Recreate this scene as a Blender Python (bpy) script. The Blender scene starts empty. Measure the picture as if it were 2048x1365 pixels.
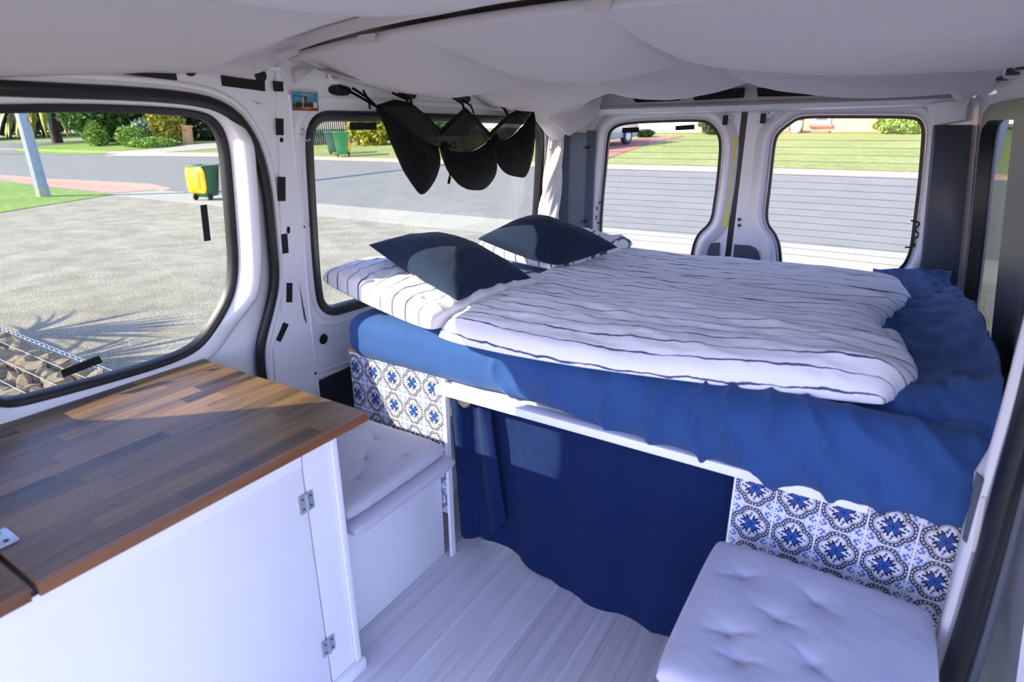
import bpy, bmesh, math, random
import numpy as np
from mathutils import Vector, Matrix, geometry
random.seed(7); rng = np.random.RandomState(7)
scene = bpy.context.scene
COL = scene.collection
PI = math.pi

# ------------------------------------------------------------------ camera
CX, CY, FPX = 1024.0, 682.5, 1190.0
CAM = np.array([0.0, 0.0, 1.3])
def _rot(a, b, c):
    ca, sa, cb, sb, cc, sc = math.cos(a), math.sin(a), math.cos(b), math.sin(b), math.cos(c), math.sin(c)
    fwd = np.array([sa*cb, ca*cb, -sb]); right = np.array([ca, -sa, 0.0]); up = np.cross(right, fwd)
    return cc*right+sc*up, -sc*right+cc*up, fwd
RIGHT, UP, FWD = _rot(math.radians(-32.32), math.radians(19.47), math.radians(-0.26))
cd = bpy.data.cameras.new('camera'); cam = bpy.data.objects.new('camera', cd); COL.objects.link(cam)
cam.matrix_world = Matrix(((RIGHT[0], UP[0], -FWD[0], CAM[0]), (RIGHT[1], UP[1], -FWD[1], CAM[1]),
                           (RIGHT[2], UP[2], -FWD[2], CAM[2]), (0, 0, 0, 1)))
cd.sensor_width = 36.0; cd.lens = FPX/2048*36.0; cd.clip_start = 0.05; cd.clip_end = 500
cd.dof.use_dof = True; cd.dof.focus_distance = 2.6; cd.dof.aperture_fstop = 4.0
scene.camera = cam

# ------------------------------------------------------------------ light
SUN_AZ, SUN_EL = math.radians(42), math.radians(29)
w = bpy.data.worlds.new('sky'); scene.world = w; w.use_nodes = True
nt = w.node_tree; bg = nt.nodes['Background']
sky = nt.nodes.new('ShaderNodeTexSky'); sky.sky_type = 'NISHITA'; sky.sun_disc = False
sky.sun_elevation = SUN_EL; sky.sun_rotation = PI + SUN_AZ; sky.air_density = 1.0; sky.dust_density = 0.3; sky.ozone_density = 3.0
tint = nt.nodes.new('ShaderNodeMix'); tint.data_type = 'RGBA'; tint.blend_type = 'MULTIPLY'; tint.inputs[0].default_value = 1.0; tint.inputs[7].default_value = (1.20, 0.98, 1.24, 1)   # cool white balance of the whole sky
nt.links.new(sky.outputs[0], tint.inputs[6]); nt.links.new(tint.outputs[2], bg.inputs[0]); bg.inputs[1].default_value = 0.56
sl = bpy.data.lights.new('sun', 'SUN'); sun = bpy.data.objects.new('sun', sl); COL.objects.link(sun)
sl.energy = 11.5; sl.angle = math.radians(0.55); sl.color = (1.0, 0.90, 0.70)
sun.rotation_euler = Vector((math.sin(SUN_AZ)*math.cos(SUN_EL), math.cos(SUN_AZ)*math.cos(SUN_EL), -math.sin(SUN_EL))).to_track_quat('-Z', 'Y').to_euler()
sun.location = (-6, -8, 8)
scene.view_settings.view_transform = 'Standard'; scene.view_settings.look = 'None'
scene.view_settings.gamma = 1.0; scene.view_settings.exposure = 0.26; scene.view_settings.use_curve_mapping = False

# ------------------------------------------------------------------ pixel helpers (photo frame 2048 x 1365)
def ray(px, py): return RIGHT*((px-CX)/FPX) - UP*((py-CY)/FPX) + FWD
def onz(px, py, z): r = ray(px, py); return CAM + (z-CAM[2])/r[2]*r
def ony(px, py, y): r = ray(px, py); return CAM + (y-CAM[1])/r[1]*r
def onx(px, py, x): r = ray(px, py); return CAM + (x-CAM[0])/r[0]*r
XL0, XR0, LEAN = -1.58, 0.29, 0.13
def lw(px, py, wd=0.0):
    r = ray(px, py); t = (XL0+wd+LEAN*(CAM[2]-.7)-CAM[0])/(r[0]-LEAN*r[2]); p = CAM+t*r; return (p[1], p[2])
def rw(px, py, wd=0.0):
    r = ray(px, py); t = (XR0-wd-LEAN*(CAM[2]-.7)-CAM[0])/(r[0]+LEAN*r[2]); p = CAM+t*r; return (p[1], p[2])
def LW(u, v, wd): return (XL0+LEAN*(v-.7)+wd, u, v)
def RW(u, v, wd): return (XR0-LEAN*(v-.7)-wd, u, v)
def rbow(x): return 3.0-.06*((x+.645)/.85)**2
def RD(u, v, wd): return (u, rbow(u)-wd, v)
def rd(px, py, wd=0.0):
    y = 3.0-wd
    for _ in range(4):
        p = ony(px, py, y); y = rbow(p[0])-wd
    return (p[0], p[2])

# ------------------------------------------------------------------ noise
def _h(i, j, s):
    n = (i*374761393 + j*668265263 + s*974711) & 0xffffffff
    n = ((n ^ (n >> 13))*1274126177) & 0xffffffff
    return ((n ^ (n >> 16)) & 0xffff)/65535.0
def vn(x, y, s=0):
    x = np.asarray(x, float); y = np.asarray(y, float)
    xi = np.floor(x).astype(np.int64); yi = np.floor(y).astype(np.int64); fx = x-xi; fy = y-yi
    fx = fx*fx*fx*(fx*(fx*6-15)+10); fy = fy*fy*fy*(fy*(fy*6-15)+10)
    a = _h(xi, yi, s)*(1-fx)+_h(xi+1, yi, s)*fx; b = _h(xi, yi+1, s)*(1-fx)+_h(xi+1, yi+1, s)*fx
    return (a*(1-fy)+b*fy)*2-1
def fbm(x, y, s=0, o=4):
    r = 0; a = 1.0; t = 0
    for k in range(o):
        r = r+a*vn(np.asarray(x)*2**k, np.asarray(y)*2**k, s+k*17); t += a; a *= .5
    return r/t
def ridge(x, y, s=0, o=3):
    r = 0; a = 1.0; t = 0
    for k in range(o):
        r = r+a*(1-2*np.abs(vn(np.asarray(x)*2**k, np.asarray(y)*2**k, s+k*13))); t += a; a *= .5
    return r/t

# ------------------------------------------------------------------ materials
def lin(c): return tuple(((v/255)/12.92 if v/255 <= .04045 else ((v/255+.055)/1.055)**2.4) for v in c)
class NB:
    def __init__(s, name):
        s.m = bpy.data.materials.new(name); s.m.use_nodes = True; s.t = s.m.node_tree
        s.b = s.t.nodes['Principled BSDF']; s.o = s.t.nodes['Material Output']
    def n(s, typ, ins=None, **kw):
        nd = s.t.nodes.new(typ)
        for k, v in kw.items(): setattr(nd, k, v)
        for k, v in (ins or {}).items(): s.set(nd.inputs[k], v)
        return nd
    def set(s, sock, v):
        if hasattr(v, 'is_output') or isinstance(v, bpy.types.NodeSocket): s.t.links.new(v, sock)
        else: sock.default_value = v
    def mth(s, op, a, b=None, c=None):
        nd = s.t.nodes.new('ShaderNodeMath'); nd.operation = op
        for i, v in enumerate((a, b, c)):
            if v is not None: s.set(nd.inputs[i], v)
        return nd.outputs[0]
    def mix(s, f, a, b, blend='MIX'):
        nd = s.t.nodes.new('ShaderNodeMix'); nd.data_type = 'RGBA'; nd.blend_type = blend
        s.set(nd.inputs[0], f)
        for k, v in ((6, a), (7, b)):
            s.set(nd.inputs[k], (*v, 1) if isinstance(v, tuple) and len(v) == 3 else v)
        return nd.outputs[2]
    def coord(s, k='Object'): return s.t.nodes.new('ShaderNodeTexCoord').outputs[k]
    def mapping(s, v, sc=(1, 1, 1), loc=(0, 0, 0), rot=(0, 0, 0)):
        return s.n('ShaderNodeMapping', {'Vector': v, 'Scale': sc, 'Location': loc, 'Rotation': rot}).outputs[0]
    def noise(s, v, scale, detail=4, rough=.55, dist=0):
        return s.n('ShaderNodeTexNoise', {'Vector': v, 'Scale': scale, 'Detail': detail, 'Roughness': rough, 'Distortion': dist}).outputs[0]
    def ramp(s, f, stops):
        nd = s.t.nodes.new('ShaderNodeValToRGB'); el = nd.color_ramp.elements
        while len(el) < len(stops): el.new(.5)
        for e, (p, c) in zip(el, stops): e.position = p; e.color = (*c, 1)
        s.set(nd.inputs[0], f); return nd.outputs[0]
    def bump(s, h, strength=.3, dist=.01):
        nd = s.n('ShaderNodeBump', {'Height': h, 'Strength': strength, 'Distance': dist}); s.set(s.b.inputs['Normal'], nd.outputs[0])
def pm(name, col, rough=.5, metal=0.0, var=0.0, vscale=8.0, bump=0.0, bscale=60.0, bdist=.002, coat=0.0, spec=.5):
    k = NB(name); c = lin(col); b = k.b
    b.inputs['Roughness'].default_value = rough; b.inputs['Metallic'].default_value = metal
    b.inputs['Coat Weight'].default_value = coat; b.inputs['Specular IOR Level'].default_value = spec
    co = k.coord()
    if var:
        f = k.noise(co, vscale)
        k.set(b.inputs['Base Color'], k.ramp(f, [(.3, tuple(v*(1-var) for v in c)), (.7, tuple(min(1, v*(1+var)) for v in c))]))
    else: b.inputs['Base Color'].default_value = (*c, 1)
    if bump: k.bump(k.noise(co, bscale, 3), bump, bdist)
    return k.m
M = {}
M['van_white'] = pm('white van enamel', (226, 226, 228), .28, coat=.3)
M['panel_white'] = pm('white painted board', (240, 240, 242), .42, var=.02, vscale=3)
M['rubber'] = pm('black rubber', (20, 21, 23), .42)
M['black'] = pm('matt black', (9, 10, 11), .6)
M['cavity'] = pm('dark cavity', (6, 8, 12), .9)
M['tape'] = pm('black hook tape', (13, 14, 15), .8, bump=.4, bscale=900)
M['grey_trim'] = pm('grey plastic trim', (66, 72, 82), .5, bump=.25, bscale=500, bdist=.0005)
M['pad_grey'] = pm('dark grey pad', (70, 78, 92), .7)
M['steel'] = pm('zinc steel', (176, 184, 192), .4, metal=.5)
M['darksteel'] = pm('dark steel', (60, 62, 66), .35, metal=1)
M['yellow'] = pm('yellow strip', (225, 225, 10), .5)
M['grey_strip'] = pm('grey residue', (160, 165, 172), .6)
M['gap_dark'] = pm('blue black gap shade', (14, 20, 36), .6)  # shade of the gap beside the bed, put into the colour
M['post_wood'] = pm('raw pine', (190, 140, 80), .6, var=.15, vscale=25)
def fabric(name, col, var=.12, vscale=14, weave=900, wb=.25, rough=.9, sheen=.3, streak=None):
    k = NB(name); c = lin(col); co = k.coord()
    f = k.noise(co, vscale, 5)
    k.set(k.b.inputs['Base Color'], k.ramp(f, [(.3, tuple(v*(1-var) for v in c)), (.7, tuple(min(1, v*(1+var)) for v in c))]))
    k.b.inputs['Roughness'].default_value = rough; k.b.inputs['Sheen Weight'].default_value = sheen
    k.b.inputs['Specular IOR Level'].default_value = .2
    h = k.mth('ADD', k.mth('MULTIPLY', k.noise(co, weave, 2), .5), k.noise(co, 60, 4))
    k.bump(h, wb, .003); return k.m
M['navy'] = fabric('navy pillow linen', (22, 38, 60), .12, 220, 700, .25, .9, .06)
M['curtain'] = fabric('navy curtain cloth', (10, 32, 74), .06, 40, 700, .25, .9, .05)
M['sheet'] = fabric('blue cotton sheet', (44, 76, 126), .06, 10, 1200, .2, .9, .08)
M['ceil_cloth'] = fabric('grey ceiling cloth', (200, 195, 198), .05, 260, 900, .3)
M['grey_cloth'] = fabric('pale grey curtain cloth', (196, 192, 188), .06, 20, 900, .3)
M['black_cloth'] = fabric('black net cloth', (9, 9, 10), .15, 60, 900, .3, .9, 0.0)
def m_mesh():
    k = NB('black see-through net'); co = k.coord()
    k.b.inputs['Base Color'].default_value = (*lin((20, 21, 22)), 1); k.b.inputs['Roughness'].default_value = .9
    tr = k.n('ShaderNodeBsdfTransparent'); mx = k.n('ShaderNodeMixShader')
    f = k.mth('ADD', .68, k.mth('MULTIPLY', k.noise(co, 14, 3), .36))
    k.set(mx.inputs[0], f); k.set(mx.inputs[1], tr.outputs[0]); k.set(mx.inputs[2], k.b.outputs[0]); k.set(k.o.inputs[0], mx.outputs[0]); return k.m
M['net'] = m_mesh()
def m_glass(name, tint, refl=1.0):
    k = NB(name); tr = k.n('ShaderNodeBsdfTransparent', {'Color': (*tint, 1)}); gl = k.n('ShaderNodeBsdfGlossy', {'Roughness': .02})
    fr = k.n('ShaderNodeFresnel', {'IOR': 1.45}); mx = k.n('ShaderNodeMixShader')
    k.set(mx.inputs[0], k.mth('MULTIPLY', fr.outputs[0], k.mth('MULTIPLY', k.mth('SUBTRACT', 1.0, k.n('ShaderNodeNewGeometry').outputs['Backfacing']), refl))); k.set(mx.inputs[1], tr.outputs[0]); k.set(mx.inputs[2], gl.outputs[0])
    k.set(k.o.inputs[0], mx.outputs[0]); k.t.nodes.remove(k.b); return k.m
M['glass_side'] = m_glass('green tinted side glass', (.90, .915, .895), .7)
M['glass_rear'] = m_glass('clear rear glass', (.99, .99, .99), .5)
M['glass_dark'] = m_glass('dark tinted glass', (.72, .75, .72), 1.0)
def m_stripe(name, axis, spacing, width, base=(240, 238, 240), ink=(24, 48, 96), wob=.012):
    """white cotton with hand drawn navy lines; UV in metres of cloth"""
    k = NB(name); uv = k.coord('UV'); sp = k.n('ShaderNodeSeparateXYZ', {'Vector': uv})
    a = sp.outputs[axis]; b = sp.outputs[1-axis]
    v2 = k.n('ShaderNodeCombineXYZ', {'X': k.mth('MULTIPLY', a, 3.0), 'Y': k.mth('MULTIPLY', b, 9.0)}).outputs[0]
    wb = k.mth('MULTIPLY', k.mth('SUBTRACT', k.noise(v2, 1.4, 3), .5), wob*2)
    t = k.mth('DIVIDE', k.mth('ADD', a, wb), spacing)
    cell = k.mth('FLOOR', t); fr = k.mth('ABSOLUTE', k.mth('SUBTRACT', k.mth('FRACT', t), .5))
    v3 = k.n('ShaderNodeCombineXYZ', {'X': k.mth('MULTIPLY', cell, 7.31), 'Y': k.mth('MULTIPLY', b, 5.0)}).outputs[0]
    wd = k.mth('MULTIPLY', k.mth('MAXIMUM', k.mth('SUBTRACT', k.noise(v3, 1.0, 4, .7), .30), .02), width/spacing*2.4)
    ink_f = k.mth('MULTIPLY', k.mth('LESS_THAN', fr, wd), .93)
    co = k.coord(); f = k.noise(co, 9, 4)
    bc = k.ramp(f, [(.3, tuple(v*.96 for v in lin(base))), (.7, lin(base))])
    k.set(k.b.inputs['Base Color'], k.mix(ink_f, bc, lin(ink)))
    k.b.inputs['Roughness'].default_value = .9; k.b.inputs['Sheen Weight'].default_value = .15; k.b.inputs['Specular IOR Level'].default_value = .2
    k.bump(k.mth('ADD', k.noise(co, 45, 5), k.mth('MULTIPLY', k.noise(co, 900, 1), .2)), .3, .004); return k.m
M['stripe_duvet'] = m_stripe('striped duvet cotton', 1, .050, .0046)
M['stripe_pillow'] = m_stripe('striped pillow cotton', 0, .066, .0088, (222, 219, 218))
def m_cushion():
    k = NB('ribbed grey cushion cotton'); co = k.coord()
    wv = k.n('ShaderNodeTexWave', {'Vector': co, 'Scale': 110.0, 'Distortion': 1.2, 'Detail': 1.0}, bands_direction='X')
    c = lin((194, 192, 202))
    k.set(k.b.inputs['Base Color'], k.mix(wv.outputs[1], tuple(v*.93 for v in c), c))
    k.b.inputs['Roughness'].default_value = .9; k.b.inputs['Sheen Weight'].default_value = .2; k.b.inputs['Specular IOR Level'].default_value = .2
    k.bump(k.mth('ADD', k.mth('MULTIPLY', wv.outputs[1], .12), k.noise(co, 50, 4)), .3, .003); return k.m
M['cushion'] = m_cushion()
def m_wood(name, dark, light, rough=.32, stretch=(26, 2.2, 26), coat=.25):
    k = NB(name); co = k.coord(); oi = k.n('ShaderNodeObjectInfo')
    off = k.n('ShaderNodeVectorMath', {0: co, 1: k.n('ShaderNodeCombineXYZ', {'X': k.mth('MULTIPLY', oi.outputs['Random'], 37.0), 'Y': k.mth('MULTIPLY', oi.outputs['Random'], 91.0)}).outputs[0]}, operation='ADD').outputs[0]
    g = k.noise(k.mapping(off, stretch), 1.6, 6, .62, .6)
    f = k.mth('ADD', k.mth('MULTIPLY', g, .75), k.mth('MULTIPLY', oi.outputs['Random'], .38))
    d, l = lin(dark), lin(light); mid = tuple((a*.55+b*.45) for a, b in zip(d, l))
    col = k.ramp(f, [(.28, d), (.52, mid), (.86, l)])
    k.set(k.b.inputs['Base Color'], col); k.b.inputs['Roughness'].default_value = rough; k.b.inputs['Specular IOR Level'].default_value = .3; k.b.inputs['Coat Weight'].default_value = coat; k.b.inputs['Coat Roughness'].default_value = .2
    k.bump(g, .08, .001); return k.m
M['worktop'] = m_wood('oiled acacia', (34, 25, 20), (136, 104, 62), .42, (26, 2.2, 26), .04)
M['edge_wood'] = m_wood('worktop edge', (92, 58, 36), (142, 96, 60), .45)
M['laminate'] = m_wood('pale grey laminate', (186, 182, 184), (244, 240, 242), .45, (30, .8, 30), .1)
def m_tile():
    k = NB('blue and white printed tile'); sp = k.n('ShaderNodeSeparateXYZ', {'Vector': k.coord('UV')}); m = k.mth
    x = m('SUBTRACT', sp.outputs[0], .5); y = m('SUBTRACT', sp.outputs[1], .5)
    ax = m('ABSOLUTE', x); ay = m('ABSOLUTE', y); mx = m('MAXIMUM', ax, ay); mn = m('MINIMUM', ax, ay)
    hyp = lambda a, b: m('SQRT', m('ADD', m('MULTIPLY', a, a), m('MULTIPLY', b, b)))
    lt = lambda a, b: m('LESS_THAN', a, b); gt = lambda a, b: m('GREATER_THAN', a, b)
    AND = lambda a, b: m('MULTIPLY', a, b); OR = lambda a, b: m('MAXIMUM', a, b)
    r = hyp(x, y); th = m('ARCTAN2', y, x)
    d1 = m('SUBTRACT', hyp(m('SUBTRACT', mx, .195), mn), .25); ad = m('ABSOLUTE', d1)
    band = lt(ad, .050); dots = AND(lt(ad, .017), gt(m('SINE', m('MULTIPLY', th, 34.0)), -.1))
    line2 = lt(m('ABSOLUTE', m('SUBTRACT', d1, .062)), .006)
    inline = lt(m('ABSOLUTE', m('ADD', d1, .075)), .007)
    p = m('ABSOLUTE', m('MULTIPLY', m('ADD', x, y), .7071)); q = m('ABSOLUTE', m('MULTIPLY', m('SUBTRACT', x, y), .7071))
    pr = m('MAXIMUM', p, q); qr = m('MINIMUM', p, q)
    petal = AND(lt(pr, .165), lt(qr, m('ADD', .018, m('MULTIPLY', pr, .3)))); pdark = AND(lt(pr, .205), lt(qr, m('ADD', .042, m('MULTIPLY', pr, .36))))
    pedge = AND(pdark, m('SUBTRACT', 1.0, petal)); vein = AND(petal, lt(qr, .008))
    scr = AND(lt(m('ABSOLUTE', m('SUBTRACT', r, .232)), .032), gt(m('SINE', m('MULTIPLY', th, 16.0)), -.15))
    adot = lt(hyp(m('SUBTRACT', mx, .30), mn), .030)
    cx_ = m('SUBTRACT', .5, ax); cy_ = m('SUBTRACT', .5, ay); rc = hyp(cx_, cy_); tc = m('ARCTAN2', cy_, cx_)
    inside = lt(d1, .085)
    vor = k.n('ShaderNodeTexVoronoi', {'Vector': k.n('ShaderNodeCombineXYZ', {'X': ax, 'Y': ay}).outputs[0], 'Scale': 13.0}); swirl = lt(m('ABSOLUTE', m('SUBTRACT', vor.outputs[0], .27)), .14)
    corner = AND(AND(swirl, lt(rc, .46)), m('SUBTRACT', 1.0, inside))
    rim = gt(mx, .478)
    dark = OR(OR(AND(band, m('SUBTRACT', 1.0, dots)), OR(pedge, vein)), OR(OR(scr, inline), AND(lt(m('ABSOLUTE', m('SUBTRACT', rc, .045)), .012), m('SUBTRACT', 1.0, inside))))
    blue = OR(OR(petal, adot), OR(corner, line2))
    c = k.mix(blue, lin((224, 224, 226)), lin((52, 96, 178))); c = k.mix(dark, c, lin((22, 30, 62))); c = k.mix(rim, c, lin((214, 214, 218)))
    k.set(k.b.inputs['Base Color'], c); k.b.inputs['Roughness'].default_value = .3; return k.m
M['tile'] = m_tile()
def m_ground(name, cols, scale, bump=.5, bdist=.02, rough=.95, detail=8):
    k = NB(name); co = k.coord(); f = k.noise(co, scale, detail, .7); g = k.noise(co, scale*.06, 3)
    c = k.ramp(k.mth('ADD', k.mth('MULTIPLY', f, .7), k.mth('MULTIPLY', g, .3)), [(.30, lin(cols[0])), (.5, lin(cols[1])), (.68, lin(cols[2]))])
    k.set(k.b.inputs['Base Color'], c); k.b.inputs['Roughness'].default_value = rough; k.b.inputs['Specular IOR Level'].default_value = .15; k.bump(f, bump, bdist); return k.m
M['gravel'] = m_ground('crushed limestone gravel', ((104, 99, 80), (154, 149, 126), (194, 189, 165)), 38, .9, .03)
M['asphalt'] = m_ground('grey asphalt', ((104, 105, 99), (116, 117, 110), (126, 127, 120)), 30, .3, .01)
M['concrete'] = m_ground('pale concrete', ((144, 141, 122), (158, 155, 136), (170, 168, 148)), 9, .2, .01)
M['pinkcrete'] = m_ground('pink concrete kerb', ((152, 122, 100), (166, 138, 118), (178, 154, 136)), 8, .2, .01)
M['brickpave'] = m_ground('pink brick paving', ((126, 84, 72), (150, 104, 90), (170, 126, 110)), 20, .3, .01)
M['lawn'] = m_ground('mown lawn', ((98, 112, 52), (128, 138, 78), (152, 156, 108)), 5, .8, .03)
M['lawn2'] = m_ground('green lawn', ((84, 112, 44), (116, 142, 66), (146, 164, 96)), 5, .8, .03)
M['rock'] = m_ground('limestone rock', ((132, 116, 90), (174, 158, 128), (206, 194, 166)), 22, .9, .02)
M['wire'] = pm('galvanised wire', (120, 130, 140), .5, metal=.3)
M['bin_green'] = pm('green bin plastic', (62, 140, 74), .45)
M['bin_dark'] = pm('dark green bin plastic', (64, 98, 78), .5)
M['bin_mid'] = pm('mid green bin plastic', (50, 104, 62), .45)
M['bin_yellow'] = pm('yellow lid plastic', (240, 184, 24), .4)
M['red'] = pm('red plastic', (196, 24, 44), .4)
M['tyre'] = pm('tyre black', (22, 22, 24), .7)
M['pole'] = pm('painted timber pole', (138, 148, 152), .6, var=.12, vscale=6)
M['brick'] = m_ground('cream brick', ((178, 134, 100), (198, 156, 120), (212, 174, 138)), 7, .2, .01)
M['lbox'] = pm('sandstone letterbox', (206, 160, 96), .8, var=.1)
M['roof'] = pm('brown tile roof', (96, 62, 48), .7, var=.1)
M['white_paint'] = pm('white paint', (228, 226, 220), .5)
M['dark_win'] = pm('dark house window', (70, 78, 84), .15)
M['fence'] = pm('dark green steel fence', (38, 62, 54), .5)
M['pot'] = pm('white glazed pot', (222, 220, 214), .4)
M['car'] = pm('silver car paint', (176, 182, 190), .25, metal=.3, coat=.5)
def leafm(name, a, b):
    k = NB(name); oi = k.noise(k.coord(), 3.0, 4)
    k.set(k.b.inputs['Base Color'], k.ramp(oi, [(.3, lin(a)), (.7, lin(b))])); k.b.inputs['Roughness'].default_value = .6; k.b.inputs['Specular IOR Level'].default_value = .25; return k.m
M['leaf_dark'] = leafm('dark leaves', (28, 46, 24), (58, 82, 40))
M['leaf_mid'] = leafm('mid green leaves', (52, 82, 32), (98, 128, 58))
M['leaf_bright'] = leafm('bright leaves', (84, 124, 36), (140, 166, 66))
M['leaf_gold'] = leafm('golden leaves', (118, 122, 30), (178, 170, 60))
M['leaf_grey'] = leafm('grey green leaves', (92, 112, 90), (146, 162, 138))
M['bark'] = pm('bark', (64, 50, 38), .9, var=.2, bump=.6, bscale=8, bdist=.05)

# ------------------------------------------------------------------ mesh helpers
def link(name, me, m=None, parent=None, smooth=False, sharp=None):
    o = bpy.data.objects.new(name, me); COL.objects.link(o)
    if m is not None: me.materials.append(M[m] if isinstance(m, str) else m)
    if parent is not None: o.parent = parent
    if smooth and len(me.polygons):
        me.polygons.foreach_set('use_smooth', [True]*len(me.polygons))
        if sharp: me.set_sharp_from_angle(angle=math.radians(sharp))
    return o
def mesh(name, vs, fs):
    me = bpy.data.meshes.new(name); me.from_pydata([tuple(map(float, v)) for v in vs], [], fs); me.update(); return me
def tag(o, label, cat=None, group=None, kind=None):
    o['label'] = label
    if cat: o['category'] = cat
    if group: o['group'] = group
    if kind: o['kind'] = kind
    return o
def struct(o, label): o['label'] = label; o['kind'] = 'structure'; return o
def empty(name, loc=(0, 0, 0), parent=None):
    o = bpy.data.objects.new(name, None); COL.objects.link(o); o.location = loc; o.empty_display_size = .1
    if parent: o.parent = parent
    return o
def fin(root):
    """children were modelled in world space: keep them where they are under a moved Empty"""
    bpy_loc = Vector(root.location)
    for c in root.children: c.matrix_parent_inverse = Matrix.Translation(-bpy_loc)
    return root
class MB:
    def __init__(s): s.v = []; s.f = []
    def add(s, vs, fs):
        n = len(s.v); s.v += [tuple(map(float, p)) for p in vs]; s.f += [tuple(i+n for i in f) for f in fs]; return s
    def box(s, x0, x1, y0, y1, z0, z1, fm=None):
        P = [(x, y, z) for z in (z0, z1) for y in (y0, y1) for x in (x0, x1)]
        if fm: P = [fm(*p) for p in P]
        return s.add(P, [(0, 2, 3, 1), (4, 5, 7, 6), (0, 1, 5, 4), (2, 6, 7, 3), (0, 4, 6, 2), (1, 3, 7, 5)])
    def build(s, name, m, parent=None, smooth=False, sharp=40, bev=0):
        me = mesh(name, s.v, s.f)
        if bev:
            bm = bmesh.new(); bm.from_mesh(me); bmesh.ops.bevel(bm, geom=bm.edges[:], offset=bev, segments=2, affect='EDGES', profile=.5); bm.to_mesh(me); bm.free(); smooth = True
        return link(name, me, m, parent, smooth, sharp)
def boxo(name, m, parent, x0, x1, y0, y1, z0, z1, bev=0): return MB().box(x0, x1, y0, y1, z0, z1).build(name, m, parent, bev=bev)
def chaikin(P, n=2, closed=True):
    P = np.array(P, float)
    for _ in range(n):
        if closed:
            Q = np.roll(P, -1, 0); P = np.stack([.75*P+.25*Q, .25*P+.75*Q], 1).reshape(-1, P.shape[1])
        else:
            A, B = P[:-1], P[1:]; R = np.stack([.75*A+.25*B, .25*A+.75*B], 1).reshape(-1, P.shape[1]); P = np.vstack([P[:1], R[1:-1], P[-1:]])
    return P
def offset2d(P, d):
    """offset a closed 2D loop outwards by d"""
    P = np.array(P, float); area = np.sum(P[:, 0]*np.roll(P[:, 1], -1)-np.roll(P[:, 0], -1)*P[:, 1])
    T = np.roll(P, -1, 0)-np.roll(P, 1, 0); T /= np.linalg.norm(T, axis=1)[:, None]+1e-9
    N = np.stack([T[:, 1], -T[:, 0]], 1)*(1 if area > 0 else -1); return P+N*d
def plate(name, outer, holes, fmap, w0, w1, m, parent=None, cuts=None):
    """flat sheet with holes; (u,v) outline, thickness from w0 to w1, mapped to space by fmap"""
    loops = [[Vector((float(a), float(b), 0)) for a, b in L] for L in [outer]+list(holes)]
    tris = geometry.tessellate_polygon(loops); flat = [v for L in loops for v in L]; n = len(flat)
    vs = [(v.x, v.y, w0) for v in flat]+[(v.x, v.y, w1) for v in flat]; fs = [tuple(t) for t in tris]+[tuple(i+n for i in reversed(t)) for t in tris]
    k = 0
    for L in loops:
        q = len(L)
        for i in range(q): a, b = k+i, k+(i+1) % q; fs.append((a, b, b+n, a+n))
        k += q
    bm = bmesh.new(); bv = [bm.verts.new(p) for p in vs]
    for f in fs:
        try: bm.faces.new([bv[i] for i in f])
        except ValueError: pass
    if cuts is not None:
        for c in cuts: bmesh.ops.bisect_plane(bm, geom=bm.verts[:]+bm.edges[:]+bm.faces[:], plane_co=(c, 0, 0), plane_no=(1, 0, 0))
    for v in bm.verts: v.co = fmap(v.co.x, v.co.y, v.co.z)
    bmesh.ops.recalc_face_normals(bm, faces=bm.faces[:]); me = bpy.data.meshes.new(name); bm.to_mesh(me); bm.free()
    return link(name, me, m, parent)
def sweep(name, path, prof, normal, m, parent=None, closed=True, smooth=True, sharp=50, hs=None):
    """sweep a closed 2D profile (across, out) along a path; 'out' follows the fixed normal (vector or per-point)"""
    P = np.array(path, float); N = np.broadcast_to(np.array(normal, float), P.shape); n = len(P)
    T = (np.roll(P, -1, 0)-np.roll(P, 1, 0)) if closed else np.gradient(P, axis=0)
    T /= np.linalg.norm(T, axis=1)[:, None]+1e-9; B = np.cross(T, N); B /= np.linalg.norm(B, axis=1)[:, None]+1e-9
    N = np.cross(B, T); k = len(prof); vs = []
    for i in range(n):
        for a, b in prof: vs.append(P[i]+B[i]*a+N[i]*(b if hs is None else b*hs[i]))
    fs = []
    for i in range(n if closed else n-1):
        j = (i+1) % n
        for q in range(k): r = (q+1) % k; fs.append((i*k+q, i*k+r, j*k+r, j*k+q))
    if not closed: fs += [tuple(range(k))[::-1], tuple((n-1)*k+q for q in range(k))]
    bm = bmesh.new(); bv = [bm.verts.new(v) for v in vs]
    for f in fs: bm.faces.new([bv[i] for i in f])
    bmesh.ops.recalc_face_normals(bm, faces=bm.faces[:]); me = bpy.data.meshes.new(name); bm.to_mesh(me); bm.free()
    return link(name, me, m, parent, smooth, sharp)
def ell(a, b, n=10, b0=0.0): return [(a*math.cos(2*PI*i/n), b0+b*math.sin(2*PI*i/n)) for i in range(n)]
def tube(name, path, r, m, parent=None, n=8, closed=False):
    P = np.array(path, float); d = P[-1]-P[0]; up = np.array([0, 0, 1.0]) if abs(d[2]) < .8*np.linalg.norm(d)+1e-9 else np.array([1.0, 0, 0])
    return sweep(name, P, ell(r, r, n), up, m, parent, closed)
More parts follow.
